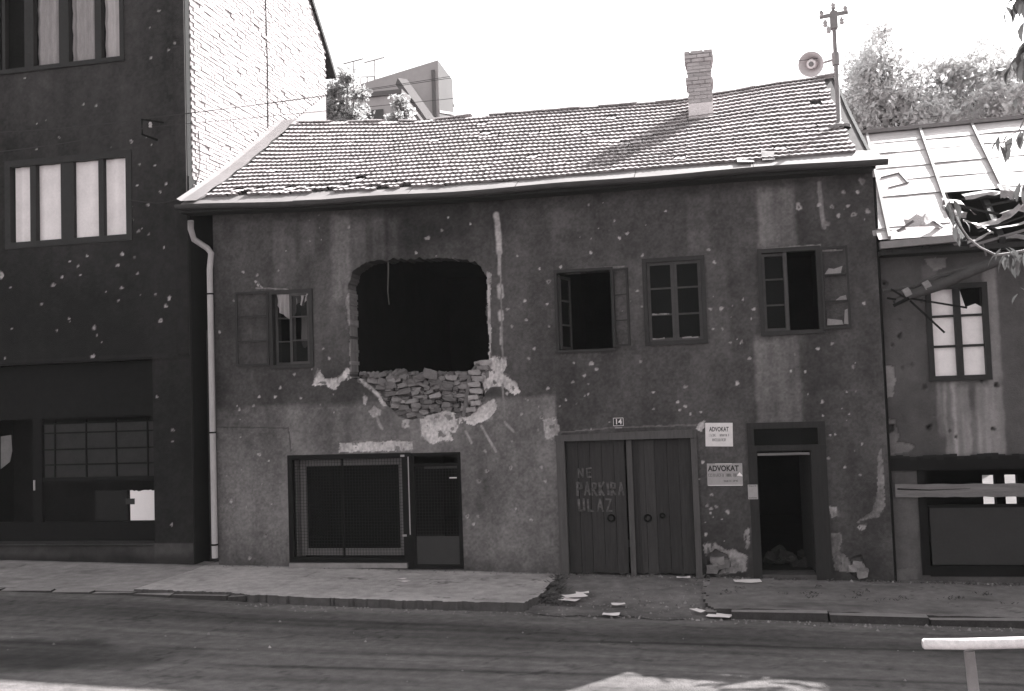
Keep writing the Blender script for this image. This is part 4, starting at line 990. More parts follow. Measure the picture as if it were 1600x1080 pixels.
# windows
black_frame = mat('black_painted_frame', 0.022, .3, 8, .6, .1, 40, spec=.2)
lw = MB(); rect_frame(lw, LW2[0]-.03, LW2[1]+.03, LW2[2]-.05, LW2[3]+.03, 0.12, -0.02, 0.14)
def mull(mb, px0, px1, py, z0, z1, y=0.0):
    a = at(px0, py, y).x; b = at(px1, py, y).x; mb.box(a, b, y, y+0.1, z0, z1)
lw = part(lw, 'window', black_frame, tall, label='four-light window with white blinds on the middle floor')
for (a, b) in ((47, 56), (95, 115), (154, 162)):
    mb = MB(); mull(mb, a, b, 310, LW2[2]+.07, LW2[3]-.09, 0.005); sub(mb, 'mullion', black_frame, lw)
xsb = [-13.36, at(47, 310).x, at(56, 310).x, at(95, 310).x, at(115, 310).x, at(154, 310).x, at(162, 310).x, LW2[1]-.09]
for k in range(4):
    a, b = xsb[2*k], xsb[2*k+1]; mb = MB(); n = 10; vs = []
    for i in range(n+1):
        for j in (0, 1): vs.append((a+(b-a)*i/n, 0.10+0.014*math.sin(i*1.1+k*2), (LW2[2]+.05, LW2[3]-.08)[j]))
    sub(mb.add(vs, [(2*i, 2*i+2, 2*i+3, 2*i+1) for i in range(n)]), 'blind', white_blind, lw, True)
lw1 = MB(); rect_frame(lw1, LW1[0]-.03, LW1[1]+.02, LW1[2]-.04, LW1[3], 0.09, -0.02, 0.14); lw1.box(LW1[0], LW1[1]+.03, -.05, -.021, LW1[2]-.05, LW1[2]-.02)
lw1 = part(lw1, 'window', black_frame, tall, label='upper window with grey curtains, cut by the top of the picture')
for (a, b) in ((38, 52), (92, 107), (148, 158), (3, 8)):
    mb = MB(); mull(mb, a, b, 50, LW1[2]+.05, LW1[3]-.09, 0.005); sub(mb, 'mullion', black_frame, lw1)
for (a, b, mm) in ((52, 92, curtain_m), (107, 148, curtain_m), (158, 193, mat('pale_curtain', .45, .2, 4, .95, .2, 30, stretch=(4, 4, .6), spec=.05))):
    xa, xb = at(a, 50).x, at(b, 50).x; mb = MB(); n = 24; vs = []; k = 12
    for i in range(n+1):
        for j in range(k+1):
            zz = LW1[2]+.05+(LW1[3]-LW1[2]-.1)*j/k; vs.append((xa+(xb-xa)*i/n, 0.13+0.02*math.sin(i*.9+a)+.015*math.sin(j*2.1+i*.2), zz))
    sub(mb.add(vs, [(i*(k+1)+j, (i+1)*(k+1)+j, (i+1)*(k+1)+j+1, i*(k+1)+j+1) for i in range(n) for j in range(k)]), 'curtain', mm, lw1, True)
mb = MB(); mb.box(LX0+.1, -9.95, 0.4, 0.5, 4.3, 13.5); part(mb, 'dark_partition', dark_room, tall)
# shop front
YS = 0.28
def sx(px, py=720): return at(px, py, YS).x
def sz(py, px=150): return at(px, py, YS).z
sf = MB(); sf.box(LX0, -10.42, YS, YS+.08, sz(652), 4.0); sf.box(LX0, -10.42, YS-.02, YS+.06, sz(846, 150)-.02, sz(815))
sf = part(sf, 'shop_front', steel, tall, label='dark recessed shop front with a grid of glazing bars')
for a, b in ((53, 67),):
    mb = MB(); mb.box(sx(a), sx(b), YS-.03, YS+.05, sz(815), sz(652)); sub(mb, 'door_post', steel, sf)
for a in (86, 135, 182, 231):
    mb = MB(); mb.box(sx(a)-.012, sx(a)+.012, YS-.01, YS+.03, sz(748)+.02, sz(655)); sub(mb, 'glazing_bar', steel, sf)
for b in (660, 675, 701, 725): 
    mb = MB(); mb.box(sx(68), -10.42, YS-.016, YS-.0105, sz(b, 160)-.012, sz(b, 160)+.012); sub(mb, 'glazing_bar', steel, sf)
mb = MB(); mb.box(sx(68), -10.42, YS-.03, YS+.06, sz(752), sz(745)); sub(mb, 'rail', steel, sf)
panem = mat('grimy_pane', 0.022, .3, 3, .6, .05, 30, spec=.15)
cols = [68, 86, 135, 182, 231, 242]; rows_ = [747, 725, 701, 675, 660]
for a, b in zip(cols[:-1], cols[1:]):
    for c, d in zip(rows_[:-1], rows_[1:]):
        mb = MB(); o_ = random.uniform(-.004, .004); mb.box(sx(a)+.014, sx(b)-.014, YS+.01+o_, YS+.016+o_, sz(c)+.014, sz(d)-.014); sub(mb, 'pane', panem, sf)
mb = MB(); mb.box(sx(147, 790), sx(198, 790), YS+.03, YS+.05, sz(814), sz(767)); sub(mb, 'grey_panel', MATS['dark_render'], sf)
mb = MB(); mb.box(-14.9, -10.3, 1.9, 2.0, 0.1, 4.2); sub(mb, 'shop_back_wall', dark_room, sf)
mb = MB(); mb.box(-14.9, -10.3, .45, 1.9, 0.3, 0.5); sub(mb, 'shop_floor', dark_room, sf)
mb = MB(); mb.box(sx(56.0, 750)-.012, sx(56, 750)+.012, YS-.06, YS-.031, sz(766, 56), sz(750, 56)); sub(mb, 'door_handle', pipe_m, sf)
vs = [(sx(0, 680), sz(682, 8)), (sx(16, 682), sz(680, 8)), (sx(18, 700), sz(705, 8)), (sx(14, 720), sz(722, 8)), (sx(0, 733), sz(733, 8))]
mb = MB(); mb.add([(a, YS+.02, b) for a, b in vs]+[(a-1.5, YS+.02, b) for a, b in (vs[0], vs[4])][:0], [(0, 1, 2, 3, 4)][:0])
n = len(vs); mb = MB().add([(a, YS+.02, b) for a, b in vs]+[(a, YS+.03, b) for a, b in vs], [tuple(range(n))[::-1], tuple(range(n, 2*n))])
sub(mb, 'pane_reflection', mat('pale_reflection', .12, .3, 5, .6, .05), sf)  # curved reflection in the door glass, painted as a pale patch
mb = MB(); mb.box(LX0, -10.42, -0.06, YS+.05, 0.585, sz(846, 150)-.03); sub(mb, 'sill', MATS['dark_render'], sf)
# white sheet in the shop window
vs = []; n = 12; a, b = sx(204, 790), sx(242.5, 790); zt, zbm = sz(766, 222), sz(813, 222)
for i in range(n+1): vs.append((a+(b-a)*i/n, zt+random.uniform(-.02, .015)))
vs += [(b, zbm), (a, zbm)]; m_ = len(vs)
mb = MB().add([(p[0], YS-.008, p[1]) for p in vs]+[(p[0], YS-.004, p[1]) for p in vs], [tuple(range(m_))[::-1], tuple(range(m_, 2*m_))]+[(i, (i+1) % m_, m_+(i+1) % m_, m_+i) for i in range(m_)])
pst = tag(mb.build('poster', paper), 'torn white poster sheet stuck low in the dark shop front', 'poster')
mb = MB(); mb.box(sx(197, 784), sx(211, 784), YS-.016, YS-.0085, sz(788, 204), sz(779, 204)); mb.build('tape', plate_dark, pst)
# iron bracket holding the wires
bp = at(242, 200, -0.05)
br = MB(); br.tube([(bp.x-.12, 0, bp.z+.17), (bp.x-.16, -.22, bp.z+.13), (bp.x-.16, -.22, bp.z-.15), (bp.x+.02, 0, bp.z-.22)], 0.022, 6); br.tube([(bp.x+.16, 0, bp.z+.1), (bp.x-.16, -.22, bp.z+.13)], .015, 6)
br = tag(br.build('wire_bracket', steel), 'black iron wire bracket on the tall dark wall', 'bracket')
mb = MB(); mb.lathe([(0.0, 0), (.03, 0), (.03, .03), (.018, .04), (.035, .055), (.02, .10), (0, .10)], Matrix.Translation((bp.x-.0, -.20, bp.z-.03)), 10); mb.build('insulator', insul, br)

# ================================================================== RIGHT-HAND HOUSE
RY = 0.12
rh = thing('cottage', (3.8, 1.2, -0.05), 'low damaged house with white tin roof and boarded shop front, right of the doorway', 'house')
RW = (3.20, 4.06, 3.12, 4.60); RS = (2.90, 6.2, 0.10, 1.88)
r = 0.02; RX0, RX1 = 2.50, 6.4
gx = RX0+np.arange(int(round((RX1-RX0)/r))+1)*r; gz = -0.16+np.arange(int(round((5.35+0.16)/r))+1)*r
X, Z = np.meshgrid(gx, gz); Xc = (X[:-1,:-1]+X[1:,1:])/2; Zc = (Z[:-1,:-1]+Z[1:,1:])/2
mask = np.ones(Xc.shape, bool)
mask &= ~((Xc > RW[0]) & (Xc < RW[1]) & (Zc > RW[2]) & (Zc < RW[3]))
mask &= ~((Xc > RS[0]) & (Xc < RS[1]) & (Zc > RS[2]) & (Zc < RS[3]+0.03*fbm(Xc, Zc, 3, 3003)))
C = 0.085*(1+0.25*fbm(X, Z, .9, 3001)+.2*fbm(X*2.5, Z*.4, 1.1, 3002)+.1*fbm(X, Z, 8, 3004)); D = 0.005*fbm(X, Z, .9, 3005)
for i, (a, b, c, d, g_) in enumerate([(1467,598,1476,680,.14),(1480,598,1492,716,.12),(1493,598,1513,716,.17),(1520,640,1530,716,.08),(1530,598,1566,716,.19),(1544,420,1556,596,.14),(1440,412,1462,440,.08),(1395,760,1432,900,.03)]):
    p = at(a, d, RY); q = at(c, b, RY); C = streak(X, Z, C, p.x, q.x, p.z, q.z, g_, 3100+i*11, .025)
def rflake(poly, col, dep, seed, amp=.03):
    global C, D
    P = ppoly(poly, RY); m = inpoly(X+amp*fbm(X, Z, 6, seed, 5), Z+amp*fbm(X, Z, 6, seed+7, 5), P)
    C = np.where(m, col*(1+.35*fbm(X, Z, 7, seed+3)), C); D = np.where(m, D+dep, D)
rflake([(1382,572),(1396,572),(1400,600),(1396,622),(1384,622)], .24, .02, 3201)
rflake([(1384,655),(1398,655),(1404,680),(1402,690),(1418,692),(1432,698),(1420,706),(1392,712),(1384,690)], .17, .03, 3211)
rflake([(1386,665),(1398,664),(1398,676),(1388,678)], .05, .06, 3221)
rflake([(1446,404),(1480,402),(1478,418),(1460,424)], .2, .012, 3231)
rflake([(1392,890),(1430,885),(1436,905),(1392,908)], .13, .01, 3241)
lst = [(at(a, b, RY).x, at(a, b, RY).z, .009+.008*k) for a, b, k in [(1382,443,5),(1445,606,5),(1557,602,4),(1452,668,5),(1484,674,2),(1406,525,4),(1394,540,3),(1424,570,2),(1410,575,2),(1535,595,3),(1552,670,3),(1460,650,2),(1494,683,2),(1440,470,2),(1405,500,2)]]
D, C = craters(X, Z, D, C, lst, 51, .10, .05)
me = grid_sheet('wall', np.stack([X, D+RY, Z], -1), mask, np.clip(C, .02, .5), plaster, skirt=(0, .35, 0)); fix(link('wall', me), rh)
mb = MB(); mb.tube([(2.475, .04, -.05), (2.48, .04, 6.4)], .035, 8); part(mb, 'corner_pipe', steel, rh)
wn = MB(); rect_frame(wn, RW[0]-.03, RW[1]+.03, RW[2]-.03, RW[3]+.03, .085, RY-.03, RY+.12); wn.box(3.585, 3.685, RY-.02, RY+.1, RW[2]+.05, RW[3]-.05)
wn = part(wn, 'window', black_frame, rh, label='dark-framed window covered with torn white sheeting')
for zk in (RW[2]+.52, RW[2]+1.0):
    for (a, b) in ((RW[0]+.05, 3.587), (3.683, RW[1]-.05)):
        mb = MB(); mb.box(a, b, RY-.005, RY+.04, zk-.016, zk+.016); sub(mb, 'glazing_bar', black_frame, wn)
for (a, b) in ((RW[0]+.05, 3.6),):
    for k, (c, d) in enumerate(((RW[2]+.05, RW[2]+.50), (RW[2]+.54, RW[2]+.98), (RW[2]+1.02, RW[3]-.05))):
        mb = MB(); mb.box(a, b, RY+.05+.003*k, RY+.056+.003*k, c, d); sub(mb, 'pane', sheeting, wn)
for (c, d) in ((RW[2]+.05, RW[2]+.50), (RW[2]+.54, RW[2]+.98)):
    mb = MB(); mb.box(3.67, RW[1]-.05, RY+.05, RY+.056, c, d); sub(mb, 'pane', sheeting, wn)
vs = [(3.67, RW[2]+1.02), (4.01, RW[2]+1.02), (4.01, RW[2]+1.12), (3.92, RW[2]+1.18), (3.86, RW[2]+1.16), (3.77, RW[2]+1.13), (3.70, RW[2]+1.40), (3.67, RW[2]+1.40)]
n = len(vs); mb = MB().add([(a, RY+.05, b) for a, b in vs]+[(a, RY+.056, b) for a, b in vs], [tuple(range(n)), tuple(range(n, 2*n))[::-1]]); sub(mb, 'torn_pane', sheeting, wn)
# ground floor opening
op = MB(); op.box(2.90, 3.02, RY-.03, RY+.1, 0.06, 1.86); op.box(3.02, 6.2, RY-.02, RY+.1, 0.04, .20); op.box(2.5, 6.3, RY-.06, RY+.12, 1.70, 1.90)
op = part(op, 'shop_front', steel, rh, label='dark shop front frame with a low solid panel')
mb = MB(); mb.box(3.06, 6.1, RY+.0, RY+.05, .22, 1.10); sub(mb, 'low_panel', mat('dim_panel', .03, .2, 3, .8, .2, 30), op)
mb = MB(); mb.box(3.02, 6.1, RY-.005, RY+.07, 1.101, 1.15); sub(mb, 'rail', steel, op)
mb = MB()
# broken plaster edge above the shop front
for k in range(40):
    xk = 2.5+k*.1; mb.box(xk, xk+.1, RY-.05-random.uniform(0, .02), RY-.01, 1.86+random.uniform(-.02, .02), 1.92+random.uniform(-.01, .03))
sub(mb, 'broken_edge', MATS['dark_render'], op)
# interior with two small rear windows
BY = 4.6
q = [(at(1536, 770, BY).x, at(1557, 770, BY).x), (at(1571, 770, BY).x, at(1592, 770, BY).x)]
zz0, zz1 = at(1560, 793, BY).z, at(1560, 742, BY).z
rbk = MB(); xs_ = [2.5, q[0][0], q[0][1], q[1][0], q[1][1], 6.5]
for k in (0, 2, 4): rbk.box(xs_[k], xs_[k+1], BY, BY+.2, -.1, 7.6 if False else 5.2)
for k in (1, 3): rbk.box(xs_[k], xs_[k+1], BY, BY+.2, -.1, zz0); rbk.box(xs_[k], xs_[k+1], BY, BY+.2, zz1, 5.2)
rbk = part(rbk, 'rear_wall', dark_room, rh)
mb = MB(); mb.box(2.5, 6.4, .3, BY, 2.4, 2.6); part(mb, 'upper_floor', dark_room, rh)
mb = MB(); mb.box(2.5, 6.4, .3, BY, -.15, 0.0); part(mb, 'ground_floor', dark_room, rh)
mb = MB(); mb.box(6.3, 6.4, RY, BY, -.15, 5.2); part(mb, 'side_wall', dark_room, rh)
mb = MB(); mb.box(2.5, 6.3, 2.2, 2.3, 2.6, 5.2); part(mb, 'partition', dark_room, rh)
# loose plank nailed across the shop front
p0 = at(1399, 767, -.02); p1 = at(1600, 766, -.02)
vs = []; mb = MB(); n = 24; prof = []
for i in range(n+1):
    x = p0.x+(6.0-p0.x)*i/n; zc = p0.z+(p1.z-p0.z)*(x-p0.x)/(p1.x-p0.x); prof.append((x, zc))
top = [(x, zc+.10+.006*math.sin(i*1.7)) for i, (x, zc) in enumerate(prof)]; bot = [(x, zc-.10+.006*math.sin(i*2.3)) for i, (x, zc) in enumerate(prof)]
V = [(x, -.03, z_) for x, z_ in top]+[(x, -.03, z_) for x, z_ in bot]+[(x, .01, z_) for x, z_ in top]+[(x, .01, z_) for x, z_ in bot]; n1 = n+1
F = []
for i in range(n): F += [(n1+i, n1+i+1, i+1, i), (2*n1+i, 2*n1+i+1, 3*n1+i+1, 3*n1+i), (i, i+1, 2*n1+i+1, 2*n1+i), (3*n1+i, 3*n1+i+1, n1+i+1, n1+i)]
F += [(0, 2*n1, 3*n1, n1), (n, n1+n, 3*n1+n, 2*n1+n)]
pl = tag(mb.add(V, F).build('plank', plank_wood), 'long grey plank nailed across the dark shop front on the right', 'plank')
mb = MB(); mb.tube([(p0.x+.03, -.034, p0.z+.03), (p0.x+.5, -.034, p0.z+.005), (p0.x+1.1, -.034, p0.z+.02)], [.012, .008, .002], 4); mb.build('split', steel, pl)

mb = MB(); mb.box(6.45, 11.0, .15, 7.0, -.3, 8.2); blocker = part(mb, 'shade_blocker', MATS['gable_plaster'], rh)  # unseen block added beyond the right edge to shade the road
mb = MB(); mb.box(6.42, 11.1, -.1, 7.1, 8.203, 8.33); sub(mb, 'shade_blocker_cap', tile_m, blocker)
# tin roof: sheets laid between standing seams
RE_Y, RE_Z, RR_Y, RR_Z = -0.30, 5.33, 3.60, 7.98
def rs(x, v): return Vector((x+.30*v*(1 if x > 2.5 else 0), RE_Y+(RR_Y-RE_Y)*v, RE_Z+(RR_Z-RE_Z)*v+0.012*(x-2.5)))
troof = MB(); troof.add([rs(2.48, 1)-Vector((0, 0, .05)), rs(6.6, 1)-Vector((0, 0, .05)), (6.9, 7.4, 5.4), (2.48, 7.4, 5.4)], [(0, 1, 2, 3)])
troof = part(troof, 'roof', soot_wood, rh, label='white tin roof, torn open above the eave')
seams = [2.62, 3.60, 4.53, 5.5, 6.5]
torn = lambda x, v: (x > 3.72+0.1*math.sin(v*30) and v < 0.24+0.05*math.sin(x*5)+(0.03 if x > 4.2 else 0))
vsteps = [0, .085, .20, .34, .48, .62, .76, .88, 1.0]
for si, (a, b) in enumerate(zip([2.45]+seams[:-1], seams)):
    for k, (c, d) in enumerate(zip(vsteps[:-1], vsteps[1:])):
        c2 = c+random.uniform(-.012, .012) if c > 0 else c
        if torn((a+b)/2, (c+d)/2) and si >= 2: continue
        mb = MB(); n = 10; vs = []; mm = 4; lift = random.uniform(.004, .014)
        for i in range(n+1):
            for j in range(mm+1):
                x = a+.01+(b-a-.02)*i/n; v = c2+(d+.012-c2)*j/mm
                bend = .010*float(fbm(np.array([x*2]), np.array([v*9+k]), 1.2, 3300+si, 3)[0])
                if si >= 2 and k == 2: bend += .16*max(0, 1-j/2)*(.5+.5*math.sin(x*6))
                p = rs(x, v); vs.append((p.x, p.y, p.z+lift*(1-j/mm)*1.5+bend+.002*(k % 2)))
        sub(mb.add(vs, [(i*(mm+1)+j, (i+1)*(mm+1)+j, (i+1)*(mm+1)+j+1, i*(mm+1)+j+1) for i in range(n) for j in range(mm)]), 'tin_sheet', tin_m, troof, True)
for si, sx_ in enumerate(seams):
    a = rs(sx_, 0.0 if sx_ < 3 else (.16 if sx_ < 4 else .26)); b = rs(sx_, 1.0); mb = MB()
    mb.bar(a+Vector((0, 0, .03)), b+Vector((0, 0, .03)), .045, .06, Vector((0, -.7, .7))); sub(mb, 'standing_seam', mat('seam_tin', .20, .25, 6, .6, .2, 20), troof)
mb = MB(); mb.bar(rs(2.45, 1)+Vector((0, 0, .03)), rs(6.6, 1)+Vector((0, 0, .03)), .16, .07); sub(mb, 'ridge_cap', MATS['seam_tin'], troof)
mb = MB()
for x in np.arange(2.6, 6.5, .55): mb.bar(rs(x, 0)-Vector((0, 0, .16)), rs(x, 1)-Vector((0, 0, .16)), .09, .12)
sub(mb, 'rafters', soot_wood, troof, kind='stuff')
mb = MB()
for v in np.arange(.3, .98, .07): mb.bar(rs(2.5, v)-Vector((0, 0, .06)), rs(6.5, v)-Vector((0, 0, .06)), .12, .025)
sub(mb, 'boarding', soot_wood, troof, kind='stuff')
hl = MB(); p = [rs(2.70, .52), rs(3.02, .55), rs(3.12, .45), rs(2.78, .42)]
hl.bar(p[0]+Vector((0, 0, .02)), p[1]+Vector((0, 0, .02)), .03, .02); hl.bar(p[1]+Vector((0, 0, .022)), p[2]+Vector((0, 0, .022)), .03, .02); hl.bar(p[3]+Vector((0, 0, .02)), p[2]+Vector((0, 0, .02)), .02, .015); sub(hl, 'hatch_rim', MATS['seam_tin'], troof)
# eave board, gutter left piece, torn sheets and broken laths
mb = MB(); vs = []
eg = MB(); eg.bar((2.46, -.36, 5.24), (3.62, -.36, 5.28), .12, .11); sub(eg, 'eave_gutter', MATS['seam_tin'], troof)
mb = MB(); mb.box(2.48, 6.5, -.28, .12, 5.10, 5.18); sub(mb, 'soffit', soot_wood, troof)
rt2 = random.Random(99)
def scrap(c, L, W_, rot, m):
    mb = MB(); n = 7; vs = []; R3 = Euler(rot).to_matrix(); fold = rt2.uniform(-.5, .5); fa = rt2.uniform(-.6, .6)
    for i in range(n+1):
        u_ = i/n-.5; lo = -.5*rt2.uniform(.45, 1.15); hi = .5*rt2.uniform(.45, 1.15)
        for v_ in (lo, 0.0, hi):
            q = Vector((u_*L, v_*W_, abs(v_)*W_*fold+max(0, u_-.1)*L*fa+rt2.uniform(-.012, .012))); vs.append(c+R3 @ q)
    return sub(mb.add(vs, [(i*3+j, (i+1)*3+j, (i+1)*3+j+1, i*3+j+1) for i in range(n) for j in range(2)]), 'torn_sheet', m, troof)
for (a, b, L, W_, rot) in [(1545, 300, .75, .22, (.7, -.12, .1)), (1500, 318, .55, .20, (.5, .25, .2)), (1440, 345, .5, .3, (.9, -.15, 0)), (1470, 352, .45, .16, (.6, .5, .4)), (1560, 345, .7, .16, (.7, -.25, .1)), (1585, 352, .6, .2, (.3, -.1, .2)), (1530, 352, .5, .12, (.6, .35, 0)), (1490, 330, .4, .2, (1.0, .5, .2)), (1590, 325, .5, .25, (.5, -.3, 0)), (1575, 298, .3, .28, (1.2, .1, .5)), (1405, 362, .8, .12, (.9, -.05, 0)), (1520, 375, .6, .12, (.5, -.15, .1)), (1585, 368, .5, .15, (.7, -.1, 0))]:
    scrap(at(a, b, -.12+.15*rt2.random()), L, W_, rot, tin_torn)
for (a, b, c, d, w_) in [(1428, 345, 1402, 362, .05), (1448, 372, 1500, 378, .03), (1484, 330, 1512, 372, .04), (1540, 322, 1600, 310, .06), (1530, 362, 1600, 338, .04), (1498, 322, 1560, 335, .05), (1515, 385, 1600, 360, .07), (1535, 380, 1541, 400, .025), (1562, 388, 1568, 402, .02)]:
    mb = MB(); mb.bar(at(a, b, -.3), at(c, d, -.22), w_, w_*.6); sub(mb, 'broken_lath', plank_wood if rt2.random() < .5 else soot_wood, troof)
# broken gutter hanging down in front of the window
hg = MB(); hg.tube([at(1398, 474, -.42), at(1420, 462, -.42), at(1470, 445, -.42), at(1520, 423, -.42), at(1565, 406, -.42), at(1640, 396, -.42)], [.055, .075, .085, .08, .075, .07], 8)
hg = part(hg, 'hanging_gutter', mat('rusty_gutter', .055, .4, 6, .8, .4, 30), rh, True, label='broken gutter hanging across the window head')
mb = MB(); mb.tube([at(1380, 455, -.4), at(1425, 448, -.4), at(1470, 430, -.4), at(1540, 412, -.4), at(1600, 400, -.4)], [.03, .035, .04, .05, .05], 6); sub(mb, 'bent_strut', MATS['rusty_gutter'], hg)
for (a, b, c, d, w_) in [(1396, 478, 1420, 466, .05), (1420, 466, 1511, 481, .028), (1422, 470, 1476, 520, .028), (1392, 452, 1416, 466, .03), (1386, 466, 1400, 468, .03)]:
    mb = MB(); mb.bar(at(a, b, -.45), at(c, d, -.48), w_, w_); sub(mb, 'bent_bracket', steel, hg)
for (a, b) in ((1446, 447), (1415, 458)):
    mb = MB(); mb.tube([at(a-3, b+3, -.42), at(a+7, b-2, -.42)], .088, 8); sub(mb, 'gutter_collar', MATS['seam_tin'], hg)

# ================================================================== ROOF MAST, LOUDSPEAKER, WIRES
yp = 1.3; base = at(1311, 195, yp); topp = at(1305, 14, yp)
zroof = surf(base.x, (yp-YE)/(YR-YE)).z
mast = thing('roof_mast', (base.x, yp, zroof), 'thin steel wire mast with crossarm and insulators standing on the tiled roof', 'mast')
mb = MB(); mb.tube([(base.x, yp, zroof-.3), (base.x, yp, topp.z-.02)], [.042, .034], 10); part(mb, 'pole', pole_m, mast, True)
mb = MB(); mb.bar((base.x-.24, yp-.05, topp.z-.14), (base.x+.24, yp-.05, topp.z-.10), .05, .06); part(mb, 'crossarm', pole_m, mast)
mb = MB(); mb.box(base.x-.06, base.x+.06, yp-.08, yp+.05, topp.z-.36, topp.z-.06); part(mb, 'junction_box', pole_m, mast)
ins_prof = [(0, 0), (.035, 0), (.045, .03), (.02, .045), (.045, .06), (.035, .09), (.015, .12), (0, .13)]
for (dx_, dz_) in ((-.15, -.30), (.13, -.28), (-.10, -.42), (0.0, 0.0), (-.2, -.12), (.2, -.08)):
    mb = MB(); mb.lathe(ins_prof, Matrix.Translation((base.x+dx_, yp-.06, topp.z+dz_-.02)), 10); part(mb, 'insulator', insul, mast, True)
mb = MB(); mb.lathe([(.20, -.02), (.20, .03), (.10, .06), (.05, .10)], Matrix.Translation((base.x, yp, zroof-.02)), 12); part(mb, 'roof_collar', sheet_m, mast)
hc = at(1268, 100, yp-.05)
horn = thing('loudspeaker', tuple(hc), 'round grey horn loudspeaker clamped to the roof mast', 'loudspeaker')
ax = (CAM-hc).normalized(); ax = (ax+Vector((-.22, 0, -.10))).normalized()
mtx = ax.to_track_quat('Z', 'Y').to_matrix().to_4x4(); mtx.translation = (0, 0, 0)
mb = MB(); mb.lathe([(.205, .03), (.218, .05), (.222, .06), (.212, .06), (.20, .04), (.155, -.03), (.10, -.10), (.06, -.18)], mtx, 28); mb.build('horn', horn_m, horn, True)
mb = MB(); mb.lathe([(.095, -.13), (.075, .01), (.085, .02), (.05, .03), (.0, .028)], mtx, 20); mb.build('inner_bell', mat('horn_bell', .8, .05, 8, .5, 0), horn, True)
mb = MB(); mb.lathe([(.0, .034), (.045, .034), (.045, .02)], mtx, 16); mb.build('driver', horn_in, horn, True)
mb = MB(); mb.lathe([(.0, -.30), (.075, -.30), (.075, -.17), (.05, -.15)], mtx, 16); mb.build('magnet_case', horn_in, horn, True)
cl = Vector((base.x, yp, hc.z+.06))-hc
mb = MB(); mb.tube([mtx @ Vector((0, 0, -.22)), Vector((cl.x*.5, .12, cl.z*.6)), (cl.x, cl.y, cl.z)], .022, 8); mb.build('arm', pole_m, horn)
mb = MB(); mb.tube([(cl.x-.0, cl.y, cl.z-.11), (cl.x, cl.y, cl.z+.11)], .065, 10); mb.build('clamp', pole_m, horn)
def wire(a, b, sag, label, rad=.005, n=24):
    a = Vector(a); b = Vector(b); pts = []
    for i in range(n+1):
        t = i/n; p = a.lerp(b, t); p.z -= sag*4*t*(1-t); pts.append(p)
    mb = MB(); mb.tube(pts, rad, 5); return tag(mb.build('wire', cable_m), label, 'wire')
A1 = (bp.x-.10, -.20, bp.z+.14); A2 = (bp.x, -.2, bp.z-.02)
wire(A1, (base.x-.2, yp-.06, topp.z-.02), .12, 'upper thin wire from the iron bracket to the left insulator of the mast')
wire((A1[0]+.05, A1[1], A1[2]+.02), (base.x+.2, yp-.06, topp.z+.0), .16, 'twin wire close beside the upper one, ending at the right insulator')
wire(A2, (base.x-.05, yp-.02, hc.z+.10), .05, 'lower thin wire from the iron bracket towards the loudspeaker clamp')
wire(at(-30, 208, -.8), A1, .04, 'wire reaching the iron bracket from the left edge, upper one', .008)
wire(at(-30, 240, -.8), A2, .05, 'wire reaching the iron bracket from the left edge, lower one', .008)
mb = MB(); mb.tube([at(200, 312, -.03), at(225, 316, -.04), at(250, 318, -.03), at(280, 312, -.03)], .012, 5); tag(mb.build('cable', cable_m), 'short black cable slack across the dark wall below the eave corner', 'cable')

# ================================================================== BEHIND: far building, trees, bush
def leaves(mb, blobs, count, size, seed, droop=0.0):
    r2 = np.random.default_rng(seed); vs = []; fs = []
    wts = np.array([b[3]**2 for b in blobs]); wts = wts/wts.sum()
    pick = r2.choice(len(blobs), count, p=wts)
    dirs = r2.normal(size=(count, 3)); dirs /= np.linalg.norm(dirs, axis=1)[:, None]
    rad = np.clip(np.abs(r2.normal(0, .75, count)), 0, 1.7)
    B = np.array(blobs)[pick]; c = B[:, :3]+dirs*(rad*B[:, 3])[:, None]*np.array((1, 1, .85))
    a = r2.normal(size=(count, 3)); a /= np.linalg.norm(a, axis=1)[:, None]
    b = np.cross(a, r2.normal(size=(count, 3))); b /= np.linalg.norm(b, axis=1)[:, None]
    s_ = (size*r2.uniform(.6, 1.4, count))[:, None]
    q = np.stack([c-a*s_, c+b*s_*.45, c+a*s_, c-b*s_*.45], 1).reshape(-1, 3)
    mb.add(q.tolist(), np.arange(count*4).reshape(-1, 4).tolist())
def tree(name, base_, top_z, centre, R_, label, nblob, count, size, seed, m, group=None):
    r2 = random.Random(seed); root = thing(name, base_, label, 'tree' if 'tree' in name else 'shrub', group)
    b = Vector(base_); c = Vector(centre); mb = MB()
    mid = b.lerp(c, .6)+Vector((r2.uniform(-.3, .3), r2.uniform(-.3, .3), 0))
    mb.tube([b-Vector((0, 0, .3)), b.lerp(mid, .5), mid, c], [R_*.11, R_*.09, R_*.07, R_*.03], 8)
    blobs = []
    for k in range(nblob):
        d = Vector((r2.gauss(0, 1), r2.gauss(0, 1), r2.gauss(0, .9))).normalized()*R_*r2.uniform(.35, .85); p = c+d
        blobs.append((p.x, p.y, p.z, R_*r2.uniform(.22, .42)))
        mb.tube([mid.lerp(c, r2.random()), c.lerp(p, .5)+Vector((0, 0, .1)), p], [R_*.03, R_*.02, R_*.006], 5)
    part(mb, 'trunk', bark, root, True)
    mb = MB(); leaves(mb, blobs, count, size, seed); part(mb, 'crown', m, root); return root
def hz(y): return zg(0)-.24+max(0, y-9)*.2
def treeat(px, py, y, R_, label, seed, nb=16, cnt=5200, size=.085):
    cnt = int(cnt*1.8); c = at(px, py, y); return tree('tree', (c.x+.3, y, hz(y)), c.z+R_, tuple(c), R_, label, nb, cnt, size, seed, leaf_far, 'trees behind the tin roof')
treeat(1400, 130, 13.0, 1.95, 'tall pale round-topped tree behind the roof mast and tin roof', 5, 30, 15000)
treeat(1530, 150, 15.0, 2.0, 'broad tree between the round-topped tree and the right edge', 6, 30, 15000)
